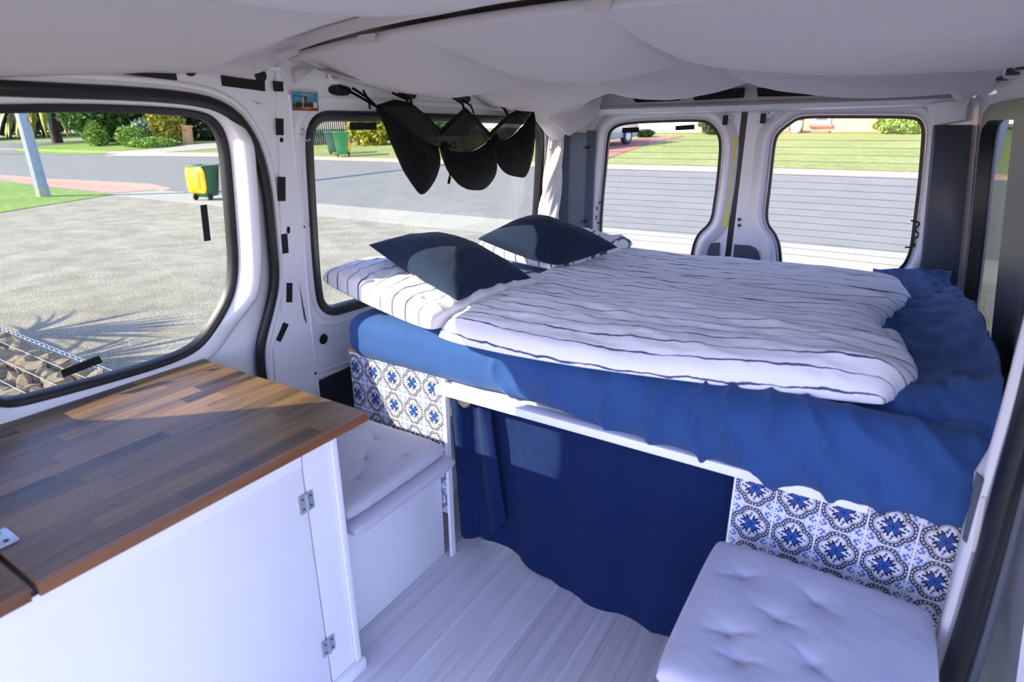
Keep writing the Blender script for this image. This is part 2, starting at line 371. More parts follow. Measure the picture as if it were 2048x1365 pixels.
def lathe(name, prof, m, parent=None, n=20, loc=(0, 0, 0), axis='z', sharp=40):
    vs = []; fs = []
    for r, z in prof:
        for i in range(n):
            a = 2*PI*i/n; p = (r*math.cos(a), r*math.sin(a), z)
            if axis == 'x': p = (p[2], p[0], p[1])
            if axis == 'y': p = (p[0], p[2], p[1])
            vs.append((p[0]+loc[0], p[1]+loc[1], p[2]+loc[2]))
    k = len(prof)
    for i in range(k-1):
        for j in range(n): q = (j+1) % n; fs.append((i*n+j, i*n+q, (i+1)*n+q, (i+1)*n+j))
    fs += [tuple(range(n))[::-1], tuple((k-1)*n+j for j in range(n))]
    return link(name, mesh(name, vs, fs), m, parent, True, sharp)
def gridmesh(name, P, m, parent=None, closed_u=False, closed_v=False, thick=0, uv=None, caps=False, smooth=True):
    nu, nv = P.shape[:2]; vs = P.reshape(-1, 3); fs = []
    for i in range(nu if closed_u else nu-1):
        for j in range(nv if closed_v else nv-1):
            a, b = (i+1) % nu, (j+1) % nv; fs.append((i*nv+j, a*nv+j, a*nv+b, i*nv+b))
    if caps and closed_v: fs += [tuple(range(nv)), tuple((nu-1)*nv+j for j in range(nv))[::-1]]
    me = mesh(name, vs, fs)
    if uv is not None:
        U = uv.reshape(-1, 2); ul = me.uv_layers.new(name='UVMap'); idx = np.zeros(len(me.loops), int); me.loops.foreach_get('vertex_index', idx)
        ul.data.foreach_set('uv', U[idx].ravel())
    o = link(name, me, m, parent, smooth)
    if thick:
        s = o.modifiers.new('thickness', 'SOLIDIFY'); s.thickness = thick; s.offset = 0
    return o
def pairmesh(name, T, B, m, parent=None, uvT=None, sharp=None):
    """closed body from a top and a bottom sheet whose borders coincide"""
    nu, nv = T.shape[:2]; idb = np.full((nu, nv), -1, int); vs = [tuple(p) for p in T.reshape(-1, 3)]; idt = np.arange(nu*nv).reshape(nu, nv); uvs = []
    for i in range(nu):
        for j in range(nv):
            if i in (0, nu-1) or j in (0, nv-1): idb[i, j] = idt[i, j]
            else: idb[i, j] = len(vs); vs.append(tuple(B[i, j]))
    fs = []
    for i in range(nu-1):
        for j in range(nv-1):
            fs.append((idt[i, j], idt[i+1, j], idt[i+1, j+1], idt[i, j+1])); fs.append((idb[i, j], idb[i, j+1], idb[i+1, j+1], idb[i+1, j]))
    me = mesh(name, vs, [tuple(int(q) for q in f) for f in fs])
    if uvT is not None:
        U = np.zeros((len(vs), 2)); U[idt.ravel()] = uvT.reshape(-1, 2); U[idb.ravel()] = uvT.reshape(-1, 2)
        ul = me.uv_layers.new(name='UVMap'); idx = np.zeros(len(me.loops), int); me.loops.foreach_get('vertex_index', idx); ul.data.foreach_set('uv', U[idx].ravel())
    bm = bmesh.new(); bm.from_mesh(me); bmesh.ops.recalc_face_normals(bm, faces=bm.faces[:]); bm.to_mesh(me); bm.free()
    return link(name, me, m, parent, True, sharp)
def arr(loop2, fm, wd): return np.array([fm(a, b, wd) for a, b in loop2])

# ================================================================== THE SETTING: van body
LN = (1, 0, -LEAN); RN = (-1, 0, -LEAN)
# --- floor planks
floor = struct(empty('floor', (-.7, .9, 0)), 'pale grey laminate plank floor of the van')
boards = [(-1.62+.193*i, -1.62+.193*(i+1)) for i in range(10)]
for i, (a, b) in enumerate(boards):
    ys = [-.9, .10+.12*(i % 3), 3.0] if i % 2 else [-.9, 1.45+.1*(i % 3), 3.0]
    for y0, y1 in zip(ys[:-1], ys[1:]): boxo('plank', 'laminate', floor, a+.0004, b-.0004, y0+.0004, y1-.0004, -.03, 0)
fin(floor)
# --- left wall
AP = chaikin([(-.02, 1.30), (.0, 1.385), (.52, 1.385), (.86, 1.387), (1.0, 1.365), (1.07, 1.285), (1.103, 1.16), (1.110, 1.0), (1.114, .87), (1.082, .77), (1.045, .68), (1.043, .6), (1.053, .5), (1.06, .1), (1.02, .03), (.02, .03), (-.02, .1)], 2)
RWIN = chaikin([(1.268, 1.20), (1.268, 1.30), (1.30, 1.333), (1.36, 1.338), (2.50, 1.338), (2.60, 1.325), (2.648, 1.27), (2.67, 1.15), (2.71, .86), (2.70, .77), (2.64, .722), (1.38, .716), (1.31, .735), (1.284, .80)], 2)
wall_left = struct(plate('wall_left', [(-1.4, -.03), (3.02, -.03), (3.02, 1.68), (-1.4, 1.68)], [AP, offset2d(RWIN, .02)], LW, -.018, 0, 'van_white'), 'white metal side wall of the van with a rear side window')
sweep('door_seal', arr(offset2d(AP, -.004), LW, .004), ell(.0155, .014, 12), LN, 'rubber', wall_left)['label'] = 'black rubber door seal'
sweep('seal_lip', arr(offset2d(AP, .026), LW, .0), ell(.008, .006, 8), LN, 'van_white', wall_left)
sweep('window_seal', arr(offset2d(RWIN, .010), LW, -.012), [(-.016, .016), (-.012, .022), (.010, .018), (.017, .006), (.017, -.012), (-.016, -.012)], LN, 'rubber', wall_left)['label'] = 'black rubber window seal'
sweep('window_recess', arr(offset2d(RWIN, .055), LW, 0), ell(.012, .005, 8), LN, 'van_white', wall_left)
# pillar panel standing proud of the wall, with folds
fold = [lw(575, 190), lw(588, 330), lw(600, 450), lw(618, 640), lw(633, 765), lw(640, 840)]
front = [lw(548, 130), lw(552, 190), lw(553, 260), lw(556, 330), lw(558, 450), lw(563, 560), lw(560, 640), lw(545, 700), lw(550, 790)]
plate('pillar_panel', [(a, b) for a, b in fold]+[(a, b) for a, b in front[::-1]], [], LW, .001, .008, 'van_white', wall_left)
tube('pillar_crease', [LW(a, b, .008) for a, b in chaikin(fold, 2, False)], .0035, 'van_white', wall_left, 6)
for (px, py, rx, rz) in ((573, 460, .006, .011), (559, 280, .006, .007), (605, 454, .003, .003), (616, 450, .0025, .003), (644, 678, .017, .019), (628, 746, .005, .006)):
    u, v = lw(px, py); lp = [(u+rx*math.cos(a), v+rz*math.sin(a)) for a in np.linspace(0, 2*PI, 16, endpoint=False)]
    plate('panel_hole', lp, [], LW, .0085, .0095, 'cavity', wall_left)
for pts in ([(632, 757), (700, 735)], [(636, 745), (700, 722)]):
    a = lw(*pts[0]); b = lw(*pts[1]); tube('panel_swage', [LW(*a, .001), LW(*b, .001)], .003, 'van_white', wall_left, 6)
# oval roof rail slots above the side window
for (px, py) in ((679, 181), (814, 190), (926, 198), (1018, 215)):
    u, v = lw(px, py); a = .045; b = .0145
    lp = chaikin([(u-a, v-b), (u+a, v-b), (u+a, v+b), (u-a, v+b)], 3)
    plate('rail_slot', lp, [], LW, .001, .004, 'black', wall_left)
# long dark slots above the sliding door
for cs in ([(147, 137), (255, 126), (349, 139), (353, 161)],):
    plate('rail_slot', [lw(*c) for c in cs], [], LW, .001, .004, 'black', wall_left)
for (px, py, r) in ((519, 152, .015), (378, 142, .012)):
    u, v = lw(px, py); plate('grommet', [(u+r*math.cos(a), v+r*math.sin(a)) for a in np.linspace(0, 2*PI, 14, endpoint=False)], [], LW, .001, .010, 'black', wall_left)
# dark sheet on the wall that paints the shade of the bedside gap
plate('gap_shade', [lw(634, 762), lw(705, 728), (1.60, .60), (1.60, .02), lw(648, 860)[:1]+(.02,), lw(645, 830)], [], LW, .0085, .014, 'gap_dark', wall_left)
# scuff marks
def scuff(pts, wdt):
    P = [lw(*p) for p in pts]; a = [(u-wdt*k, v) for k, (u, v) in zip((0, .5, 1, .3), P)]; b = [(u+wdt*k, v) for k, (u, v) in zip((0, .5, 1, .3), P)]
    plate('scuff_mark', a+b[::-1], [], LW, .009, .0094, 'pad_grey', wall_left)
scuff([(594, 566), (600, 600), (606, 635), (609, 646)], .004); scuff([(498, 200), (506, 204), (514, 208), (520, 206)], .004)
# rear quarter: white post then grey trim boards
gtl = struct(empty('trim_1', (-1.4, 2.8, 1.0)), 'grey plastic corner trim beside the left rear door')
gp = [(-1.47, 2.80), (-1.40, 2.845), (-1.36, 2.865)]
def vstrip(name, pts, z0, z1, m, parent, th=.01):
    mb = MB(); n = len(pts); P = [(x, y, z) for z in (z0, z1) for x, y in pts]+[(x+.004, y+th, z) for z in (z0, z1) for x, y in pts]
    f = []
    for k in range(n-1): f += [(k, k+1, n+k+1, n+k), (2*n+k+1, 2*n+k, 3*n+k, 3*n+k+1), (n+k, n+k+1, 3*n+k+1, 3*n+k), (k+1, k, 2*n+k, 2*n+k+1)]
    f += [(0, n, 3*n, 2*n), (n-1, 3*n-1, 4*n-1, 2*n-1)]
    return mb.add(P, f).build(name, m, parent)
aL = ony(1120, 360, 2.72)[0]; bL = ony(1172, 360, 2.88)[0]; cL = ony(1186, 360, 2.90)[0]
vstrip('trim_board', [(aL-.02, 2.70), (aL+.03, 2.76), (bL, 2.87)], .55, 1.29, 'grey_trim', gtl)
vstrip('trim_edge', [(bL, 2.87), (cL, 2.90)], .55, 1.30, 'pad_grey', gtl)
for z in (1.22, .85): lathe('trim_clip', [(.008, 0), (.008, .006), (.004, .009)], 'darksteel', gtl, 10, (bL+.012, 2.868, z), 'y')
fin(gtl)
gtr = struct(empty('trim_2', (.15, 2.9, 1.0)), 'dark grey plastic corner trim beside the right rear door')
tps = [(1868, 2.94), (1874, 2.88), (1910, 2.86), (1944, 2.84)]; bts = [(1836, 2.94), (1842, 2.88), (1878, 2.86), (1911, 2.84)]
gridmesh('trim_board', np.array([[ony(px, py, y_) for (px, y_) in L_] for L_, py in ((tps, 250), (bts, 590))]), 'grey_trim', gtr, thick=.008).data.set_sharp_from_angle(angle=.5)
fin(gtr)
# --- right wall
RWN = chaikin([rw(1978, 246), rw(1968, 330), rw(1958, 440), rw(1945, 560), rw(1938, 610), (2.55, .66), (1.50, .66), (1.42, .72), (1.42, 1.28), (1.52, 1.335), (2.30, 1.345), rw(1990, 232)], 2)
wall_right = struct(plate('wall_right', [(1.16, -.03), (3.02, -.03), (3.02, 1.68), (1.16, 1.68)], [offset2d(RWN, .012)], RW, -.03, 0, 'van_white'), 'white metal side wall behind the open sliding door')
sweep('window_seal', arr(offset2d(RWN, .004), RW, .0), [(-.022, .02), (.022, .02), (.022, -.02), (-.022, -.02)], RN, 'rubber', wall_right)['label'] = 'black rubber window seal'
sweep('roof_rail', [RW(1.2, 1.46, .0), RW(2.0, 1.455, .0), RW(2.9, 1.43, 0)], ell(.03, .02, 10), RN, 'van_white', wall_right, closed=False)
for y in (1.45, 1.6, 1.78, 1.95, 2.15, 2.35): boxo('rail_bracket', 'darksteel', wall_right, .17, .215, y-.012, y+.012, 1.42, 1.58)
for y, z in ((2.70, 1.255), (2.735, 1.255), (2.62, .84), (2.66, .84)): MB().box(y-.006, y+.006, z-.008, z+.008, .0005, .002, RW).build('clip_hole', 'cavity', wall_right)
tube('window_rail', [RW(*rw(1952, 622, .02), .024), RW(*rw(2022, 822, .02), .024)], .006, 'darksteel', wall_right)
# near door pillar
def pth(pts, y): return chaikin([ony(px+12*max(0, min(1, (1150-py)/300)), py, y) for px, py in pts], 2, False)
sweep('pillar_lip', pth([(2075, 560), (2040, 690), (2012, 800), (1985, 900), (1958, 1010), (1932, 1120), (1905, 1220), (1868, 1330), (1830, 1440)], 1.14), ell(.011, .02, 8), (0, -1, 0), 'van_white', wall_right, closed=False)
sweep('door_seal', pth([(2100, 600), (2064, 740), (2036, 860), (2010, 960), (1988, 1060), (1966, 1150), (1938, 1250), (1905, 1350), (1880, 1420)], 1.08), ell(.017, .03, 12), (0, -1, 0), 'rubber', wall_right, closed=False)['label'] = 'black rubber door seal'
sweep('door_seal', pth([(2125, 600), (2092, 740), (2062, 870), (2038, 975), (2018, 1070), (1994, 1170), (1964, 1280), (1938, 1360), (1915, 1430)], 1.09), ell(.012, .02, 10), (0, -1, 0), 'grey_trim', wall_right, closed=False)
pl = [ony(px, py, 1.17) for px, py in [(2074, 610), (2022, 800), (1983, 900), (1955, 945), (1950, 1000), (1930, 1060), (1915, 1130), (1900, 1190), (1870, 1290), (1835, 1400)]]
pr_ = [ony(px, py, 1.15) for px, py in [(2090, 610), (2042, 800), (2010, 900), (1990, 945), (1970, 1000), (1950, 1080), (1930, 1150), (1910, 1210), (1880, 1310), (1840, 1420)]]
gridmesh('pillar_panel', np.array([[a, b] for a, b in zip(pl, pr_)]), 'van_white', wall_right, thick=.012)
tb = struct(empty('trim_3', (.2, 1.1, .6)), 'small grey board with a white edge on the door pillar')
q = [ony(px, py, 1.13) for px, py in [(1953, 945), (1972, 962), (1950, 1100), (1925, 1078)]]
gridmesh('trim_board', np.array([[q[0], q[1]], [q[3], q[2]]]), 'pad_grey', tb, thick=.008, smooth=False)
q2 = [ony(px, py, 1.12) for px, py in [(1963, 995), (1972, 995), (1952, 1102), (1943, 1102)]]
gridmesh('trim_edge', np.array([[q2[0], q2[1]], [q2[3], q2[2]]]), 'white_paint', tb, thick=.008, smooth=False); fin(tb)
# --- roof
ceiling = struct(boxo('ceiling', 'van_white', None, -1.52, .24, -1.0, 3.02, 1.66, 1.69), 'white metal van roof above the sagging fabric')
for y in (1.2, 1.95, 2.72):
    boxo('roof_rib', 'van_white', ceiling, -1.46, .2, y-.02, y+.02, 1.60, 1.66)
# brackets of the fabric lining at the pillar top
for px, py in ((541, 136), (663, 163)):
    u, v = lw(px, py); br = MB().box(u-.022, u+.022, v-.008, v+.008, .0, .02, LW).build('roof_bracket', 'van_white', wall_left)
    tube('bracket_rod', chaikin([LW(u-.03, v+.05, .02), LW(u-.028, v+.015, .02), LW(u-.015, v+.0, .02), LW(u+.01, v, .02)], 2, False), .005, 'van_white', wall_left, 8)
# --- rear header beam
wall_rear = struct(empty('wall_rear', (-.645, 2.9, 1.42)), 'white header beam with dark vents above the rear doors')
xs = np.linspace(-1.42, .16, 30); hp = []
zb = lambda x: 1.372+.010*(x+1.4)/1.5
prof = [(2.99, .0), (2.90, -.004), (2.865, .004), (2.855, .022), (2.87, .034), (2.90, .042), (2.93, .10), (2.95, .26), (2.99, .26)]
P = np.array([[(x, y-.05*((x+.645)/.85)**2, zb(x)+z) for y, z in prof] for x in xs])
gridmesh('header_beam', P, 'van_white', wall_rear, closed_v=True, caps=True).data.set_sharp_from_angle(angle=math.radians(35))
for cs in ([(1266, 196), (1272, 204), (1360, 200), (1360, 186)], [(1383, 186), (1390, 199), (1487, 194), (1489, 178)], [(1514, 178), (1516, 192), (1625, 190), (1632, 178)]):
    V = [ony(px, py, 2.895) for px, py in cs]; c0 = sum(V)/4
    V = [c0+(v-c0)*np.array([1, 1, 1.25]) for v in V]
    fr = gridmesh('vent', np.array([[V[0], V[3]], [V[1], V[2]]]), 'black', wall_rear, thick=.012, smooth=False)
    for k in range(4):
        f = (k+.5)/4; a = V[0]*(1-f)+V[1]*f; b = V[3]*(1-f)+V[2]*f; tube('vent_slat', [a+np.array([.006, -.008, 0]), b+np.array([-.006, -.008, 0])], .0022, 'rubber', fr, 5)
fin(wall_rear)
boxo('header_core', 'van_white', ceiling, -1.40, .14, 2.93, 2.97, 1.40, 1.66)

# --- left sliding door with its big window
def pxl(pts, fn, wd): return [fn(px, py, wd) for px, py in pts]
DW = -.020
SW = pxl([(395, 232), (428, 248), (445, 285), (452, 350), (460, 450), (466, 535), (458, 590), (432, 640), (398, 688), (350, 714), (250, 745), (100, 785), (20, 804)], lw, DW)
SW = chaikin(SW+[(.40, .755), (.335, .80), (.305, .88), (.30, 1.0), (.30, 1.24), (.325, 1.30), (.38, 1.335), (.48, 1.337)]+pxl([(150, 221), (300, 225)], lw, DW), 2)
door1 = struct(plate('door_1', [(-.2, -.03), (1.22, -.03), (1.22, 1.5), (-.2, 1.5)], [offset2d(SW, .012)], LW, -.055, DW, 'van_white'), 'white sliding door with a large rounded window above the worktop')
sweep('window_seal', arr(offset2d(SW, .008), LW, DW), [(-.009, .004), (-.005, .009), (.006, .008), (.011, .002), (.011, -.02), (-.009, -.02)], LN, 'rubber', door1)['label'] = 'black rubber window seal'
SWO = offset2d(SW, .040)
sweep('inner_frame', arr(SWO, LW, DW), [(-.028, -.004), (-.027, .024), (-.017, .054), (-.004, .064), (.008, .062), (.018, .046), (.025, .020), (.027, -.004)], LN, 'van_white', door1, sharp=70, hs=[max(.14, min(1.0, (v_-.74)/.12))*max(.35, min(1.0, (1.36-v_)/.08)) for u_, v_ in SWO])
u, v = lw(508, 480, -.02)
plate('residue', [lw(*p, .0) for p in [(505, 442), (513, 447), (513, 478), (516, 515), (506, 498), (506, 470)]], [], LW, .0065, .0072, 'grey_strip', door1)
win1 = struct(plate('window_1', offset2d(SW, .02), [], LW, DW-.022, DW-.018, 'glass_side'), 'large side window of the sliding door over the worktop')
win2 = struct(plate('window_2', offset2d(RWIN, .018), [], LW, -.02, -.016, 'glass_side'), 'side window beside the bed behind the black hanging net')
plate('dark_pane', [(1.40, .66), (2.0, .66), (2.0, 1.345), (1.40, 1.345)], [], RW, -.010, -.004, 'rubber', wall_right)
win5 = struct(plate('window_3', offset2d(RWN, .01), [], RW, -.016, -.012, 'glass_dark'), 'dark tinted side window by the foot of the bed')
# --- rear doors
LG = [(1224, 257), (1248, 246.6), (1320, 243), (1399, 241), (1418, 245), (1434, 262), (1441.5, 282), (1440, 317), (1433.6, 378), (1429.5, 404), (1425, 436), (1416, 452), (1399, 466), (1389, 486), (1384, 510), (1380, 535)]
LG = [rd(*p) for p in LG]+[(LGx, .64) for LGx in (-.80, -1.15)]+[rd(*p) for p in [(1222, 515), (1204, 480), (1201, 460), (1204, 411), (1207, 375), (1212.5, 323), (1217, 272)]]
RG = [(1581.6, 246), (1597, 236.5), (1624, 234), (1720, 234), (1822, 234.5), (1840, 241), (1847, 258), (1845, 293), (1838, 375), (1831, 428), (1824, 490), (1819, 510), (1808, 532), (1785, 550)]
RG = [rd(*p) for p in RG]+[rd(1740, 572), rd(1600, 570)]+[rd(*p) for p in [(1563, 548), (1562, 531), (1559, 490), (1551, 469), (1537, 452), (1532.7, 432), (1535.5, 404), (1539, 378), (1544, 330), (1549, 284), (1556, 266)]]
LG = chaikin(LG, 2); RG = chaikin(RG, 2)
CUTS = np.linspace(-1.4, .15, 24)
seam = rd(1480, 300)[0]
for nm, wn, G, x0, x1, lab in (('door_2', 'window_4', LG, -1.56, seam-.012, 'left'), ('door_3', 'window_5', RG, seam+.016, .30, 'right')):
    d = struct(plate(nm, [(x0, -.03), (x1, -.03), (x1, 1.41), (x0, 1.41)], [offset2d(G, .004)], RD, -.03, 0, 'van_white', cuts=[c for c in CUTS if x0 < c < x1]), lab+' rear door of the van, white enamel with a heated window')
    rn = (0, -1, 0)
    sweep('window_seal', arr(G, RD, .001), [(-.006, .005), (.006, .005), (.006, -.01), (-.006, -.01)], rn, 'rubber', d)
    sweep('inner_frame', arr(offset2d(G, .046), RD, 0), [(-.036, -.002), (-.034, .004), (-.016, .008), (-.006, .022), (.010, .026), (.022, .020), (.034, .002), (.034, -.002)], rn, 'van_white', d, sharp=70)
    g = struct(plate(wn, offset2d(G, .004), [], RD, -.016, -.012, 'glass_rear', cuts=[c for c in CUTS if x0 < c < x1]), 'heated glass pane of the '+lab+' rear door')
    ga = np.array(G)
    for k in range(19):
        z = 1.285-k*.0295; xsz = []
        for i in range(len(ga)):
            (xa, za), (xb, zc) = ga[i], ga[(i+1) % len(ga)]
            if (za-z)*(zc-z) < 0: xsz.append(xa+(xb-xa)*(z-za)/(zc-za))
        if len(xsz) >= 2:
            X = np.linspace(min(xsz), max(xsz), 9); tube('heating_wire', [RD(x, z, -.011) for x in X], .00065, 'black', g, 4)
    if lab == 'left':
        vstrip_pts = rd(1471, 262), rd(1452, 425)
        MB().box(x1-.030, x1-.006, .86, 1.27, .002, .008, RD).build('yellow_strip', 'yellow', d)
    # grey pads low on the inner edge
    pp = [(1440, 485), (1438, 522), (1398, 516), (1404, 502), (1418, 487)] if lab == 'left' else [(1469, 489), (1500, 491), (1512, 497), (1518, 506), (1522, 528), (1466, 522)]
    plate('grey_pad', [rd(*p) for p in pp]+([] if lab == 'left' else []), [], RD, .002, .006, 'pad_grey', d)
    sx, sy = (1454, 236) if lab == 'left' else (1529, 233)
    a, b = rd(sx, sy); s = MB().box(a-.018, a+.018, b-.006, b+.016, .0, .02, RD).build('door_stop', 'steel', d); MB().box(a-.010, a+.010, b-.03, b+.012, .02, .035, RD).build('stop_block', 'black', s)
    lathe('door_stop_bolt', [(.007, 0), (.007, .006), (.003, .008)], 'steel', d, 10, RD(a+.024, b, .02), 'y')
    if lab == 'right':
        for py in (439, 451): a, b = rd(1479, py); lathe('door_bolt', [(.008, -.004), (.008, 0), (.003, .001)], 'darksteel', d, 12, RD(a, b, .003), 'y')
    # heater wiring clips
    c = (1188, 425) if lab == 'left' else (1842, 470); sg = 1 if lab == 'left' else -1
    a, b = rd(*c)
    lathe('wire_grommet', [(.012, -.006), (.012, 0), (.004, .003)], 'black', d, 12, RD(a, b, .01), 'y')
    for s2 in (1, -1): tube('heater_lead', chaikin([RD(a, b, .012), RD(a+sg*.03, b+s2*.02, .02), RD(a+sg*.008, b+s2*.05, .014), RD(a+sg*.045, b+s2*.055, .008)], 3, False), .0035, 'black', d, 6)
gap = struct(MB().box(seam-.012, seam+.016, .0, 1.41, -.03, -.004, RD).build('trim_4', 'rubber'), 'black rubber strip where the two rear doors meet')
# corner cap of the header on the right
cap = struct(empty('trim_5', (.13, 2.86, 1.35)), 'white plastic corner cap above the grey trim')
V = [ony(px, py, 2.84) for px, py in [(1852, 208), (1940, 196), (1932, 240), (1872, 250)]]
U_, V_ = np.meshgrid(np.linspace(0, 1, 10), np.linspace(0, 1, 8), indexing='ij')
Pc = (1-U_)[..., None]*((1-V_)[..., None]*V[0]+V_[..., None]*V[3])+U_[..., None]*((1-V_)[..., None]*V[1]+V_[..., None]*V[2])
Pc[..., 1] -= .03*np.sin(PI*U_)*(1-V_*.6); gridmesh('cap', Pc, 'van_white', cap, thick=.006); fin(cap)
boxo('sill_cover', 'van_white', floor, -1.6, -1.55, -.8, 3.0, -.03, .03); fin(floor)

# open sliding door on the outside, slid back along the wall
od = struct(empty('door_4', (.42, 1.6, 0)), 'open sliding door seen past the door pillar, white below and dark above')
boxo('door_skin', 'van_white', od, .42, .45, .98, 2.25, -.15, .72)
boxo('door_lining', 'white_paint', od, .405, .419, 1.02, 2.2, .02, .38)
boxo('door_window', 'rubber', od, .41, .44, .98, 2.25, .72, 1.38)
boxo('door_edge', 'rubber', od, .395, .42, .93, .98, -.15, 1.38)
lathe('door_roller', [(.03, -.03), (.045, -.02), (.045, .02), (.03, .03)], 'darksteel', od, 16, (.31, .93, .03), 'x'); fin(od)

# ================================================================== FURNITURE
# --- cabinet
XC = -.955
cab = empty('kitchen_cabinet', (-1.27, .3, 0)); tag(cab, 'white painted kitchen cabinet under the wooden worktop', 'cabinet')
yd = onx(600, 910, XC)[1]; yc = .772
boxo('body', 'panel_white', cab, -1.585, XC-.02, -.35, yc-.012, .0, .667)
boxo('face_frame', 'panel_white', cab, XC-.02, XC, yd+.004, yc-.014, .0, .667)
ep = boxo('end_panel', 'panel_white', cab, -1.585, XC+.006, yc-.012, yc+.004, .0, .667, bev=.001)
dr = boxo('door', 'panel_white', cab, XC-.02, XC-.001, -.35, yd, .025, .655, bev=.001)
boxo('plinth', 'panel_white', cab, XC, XC+.016, .66, yc+.01, 0, .035, bev=.003)
boxo('plinth', 'panel_white', cab, XC, XC+.012, -.35, .60, 0, .022, bev=.003)
boxo('top_rail', 'panel_white', cab, XC-.001, XC+.001, -.35, yd, .640, .667)
def hinge(root, px, py, x, sz=.022):
    c = onx(px, py, x); y, z = c[1], c[2]
    h = MB().box(x+.0005, x+.002, y-sz*.8, y-.002, z-sz, z+sz).box(x+.0005, x+.002, y+.002, y+sz*.8, z-sz, z+sz).build('hinge', 'steel', root)
    tube('hinge_pin', [(x+.003, y, z-sz), (x+.003, y, z+sz)], .0032, 'steel', h, 8)
    for dy in (-.010, .010):
        for dz in (-.012, .012): lathe('screw', [(.0025, 0), (.0025, .001), (.001, .0015)], 'darksteel', h, 8, (x+.002, y+dy, z+dz), 'x')
hinge(cab, 613, 1005, XC+.001); hinge(cab, 657, 1292, XC+.001); fin(cab)
# --- worktop of staves
WT, WB = .690, .668
def worktop(name, x0, x1, y0, y1, label, seed):
    r = empty(name, ((x0+x1)/2, (y0+y1)/2, WB)); tag(r, label, 'worktop', None); rr = random.Random(seed)
    n = 15; wx = (x1-.012-x0)/n
    for i in range(n):
        a, b = x0+i*wx, x0+(i+1)*wx; y = y0; first = True
        while y < y1-.001:
            L = rr.uniform(.10, .24) if first else rr.uniform(.20, .42); first = False; e = min(y+L, y1)
            if y1-e < .07: e = y1
            boxo('stave', 'worktop', r, a+.0001, b-.0001, y+.0001, e-.0001, WB, WT); y = e
    y = y0
    while y < y1-.001:
        e = min(y+rr.uniform(.25, .4), y1)
        if y1-e < .1: e = y1
        boxo('front_stave', 'edge_wood', r, x1-.0118, x1, y+.0001, e-.0001, WB, WT-.0004); y = e
    return r
gapy = onz(80, 1175, WT)[1]
wt = worktop('worktop', -1.598, -.945, gapy, .868, 'wide oiled hardwood worktop of staves on the white cabinet', 3); fin(wt)
wf = worktop('worktop_flap', -1.598, -.945, -.30, gapy-.010, 'hinged wooden worktop flap beside the wide worktop', 5)
hc = onz(28, 1068, WT); hh = MB().box(hc[0]-.028, hc[0]+.028, gapy-.035, gapy-.004, WT, WT+.003).box(hc[0]-.028, hc[0]+.028, gapy-.004, gapy+.03, WT, WT+.003).build('hinge', 'steel', wf, bev=.001)
tube('hinge_pin', [(hc[0]-.028, gapy-.005, WT+.004), (hc[0]+.028, gapy-.005, WT+.004)], .004, 'steel', hh, 8)
for dx in (-.016, .016): lathe('screw', [(.004, 0), (.004, .001), (.001, .002)], 'darksteel', hh, 8, (hc[0]+dx, gapy+.016, WT+.003))
fin(wf)

# --- tiled panels below the bed
YP = 1.237
def tiled(name, x0, x1, z0, z1, xt0, tw, zt, th, cols, rows, label):
    r = empty(name, ((x0+x1)/2, YP, z0)); tag(r, label, 'panel', 'tiled panels below the bed')
    boxo('board', 'panel_white', r, x0, x1, YP, YP+.014, z0, z1)
    me0 = None
    for c in range(cols):
        for k in range(rows):
            a, b = max(xt0+c*tw, x0+.001), min(xt0+(c+1)*tw, x1-.001); t1, t0 = min(zt-k*th, z1), max(zt-(k+1)*th, z0)
            if b-a < .01 or t1-t0 < .01: continue
            g = .0012; A, B, D, U = a+g, b-g, t0+g, t1-g
            vs = [(A, YP-.0015, D), (B, YP-.0015, D), (B, YP-.0015, U), (A, YP-.0015, U), (A, YP, D), (B, YP, D), (B, YP, U), (A, YP, U)]
            me = mesh('tile', vs, [(0, 1, 2, 3), (4, 5, 1, 0), (1, 5, 6, 2), (3, 2, 6, 7), (4, 0, 3, 7)])
            ul = me.uv_layers.new(name='UVMap')
            f = lambda p: ((p[0]-(xt0+c*tw))/tw, (p[2]-(zt-(k+1)*th))/th)
            for lp in me.loops: ul.data[lp.index].uv = f(vs[lp.vertex_index])
            link('tile', me, 'tile', r)
    return r
pL = tiled('tiled_panel', -1.404, -1.022, .16, .632, -1.422, .0803, .629, .0935, 5, 6, 'panel of blue and white patterned tiles behind the left cushion')
boxo('edge_strip', 'panel_white', pL, -1.022, -1.012, YP-.004, YP+.014, .0, .622)
boxo('top_block', 'post_wood', pL, -1.41, -1.36, YP+.0, YP+.05, .632, .640); fin(pL)
pR = tiled('tiled_panel', -.196, .232, .02, .612, -.193, .0862, .604, .0935, 5, 7, 'panel of blue and white patterned tiles behind the right cushion'); fin(pR)

# --- bed frame
bed = empty('bed_frame', (-.6, 1.3, 0)); tag(bed, 'white painted bed frame rail under the blue mattress', 'bed frame')
boxo('front_rail', 'panel_white', bed, -1.02, .06, 1.196, 1.236, .592, .615, bev=.002)
boxo('slat_board', 'panel_white', bed, -1.40, .22, 1.25, 2.85, .600, .612)
boxo('floor_rail', 'panel_white', bed, -.985, -.2, 1.372, 1.386, .0, .058, bev=.002)
boxo('post', 'post_wood', bed, -1.03, -.992, 1.375, 1.415, 0, .595); boxo('post', 'post_wood', bed, -.19, -.15, 1.375, 1.415, 0, .595)
lathe('bolt', [(.012, 0), (.012, -.003), (.005, -.006)], 'steel', bed, 10, (-.965, 1.372, .03), 'y')
tube('curtain_wire', [(-1.01, 1.243, .585), (-.2, 1.243, .588)], .003, 'panel_white', bed, 6)
fin(bed)
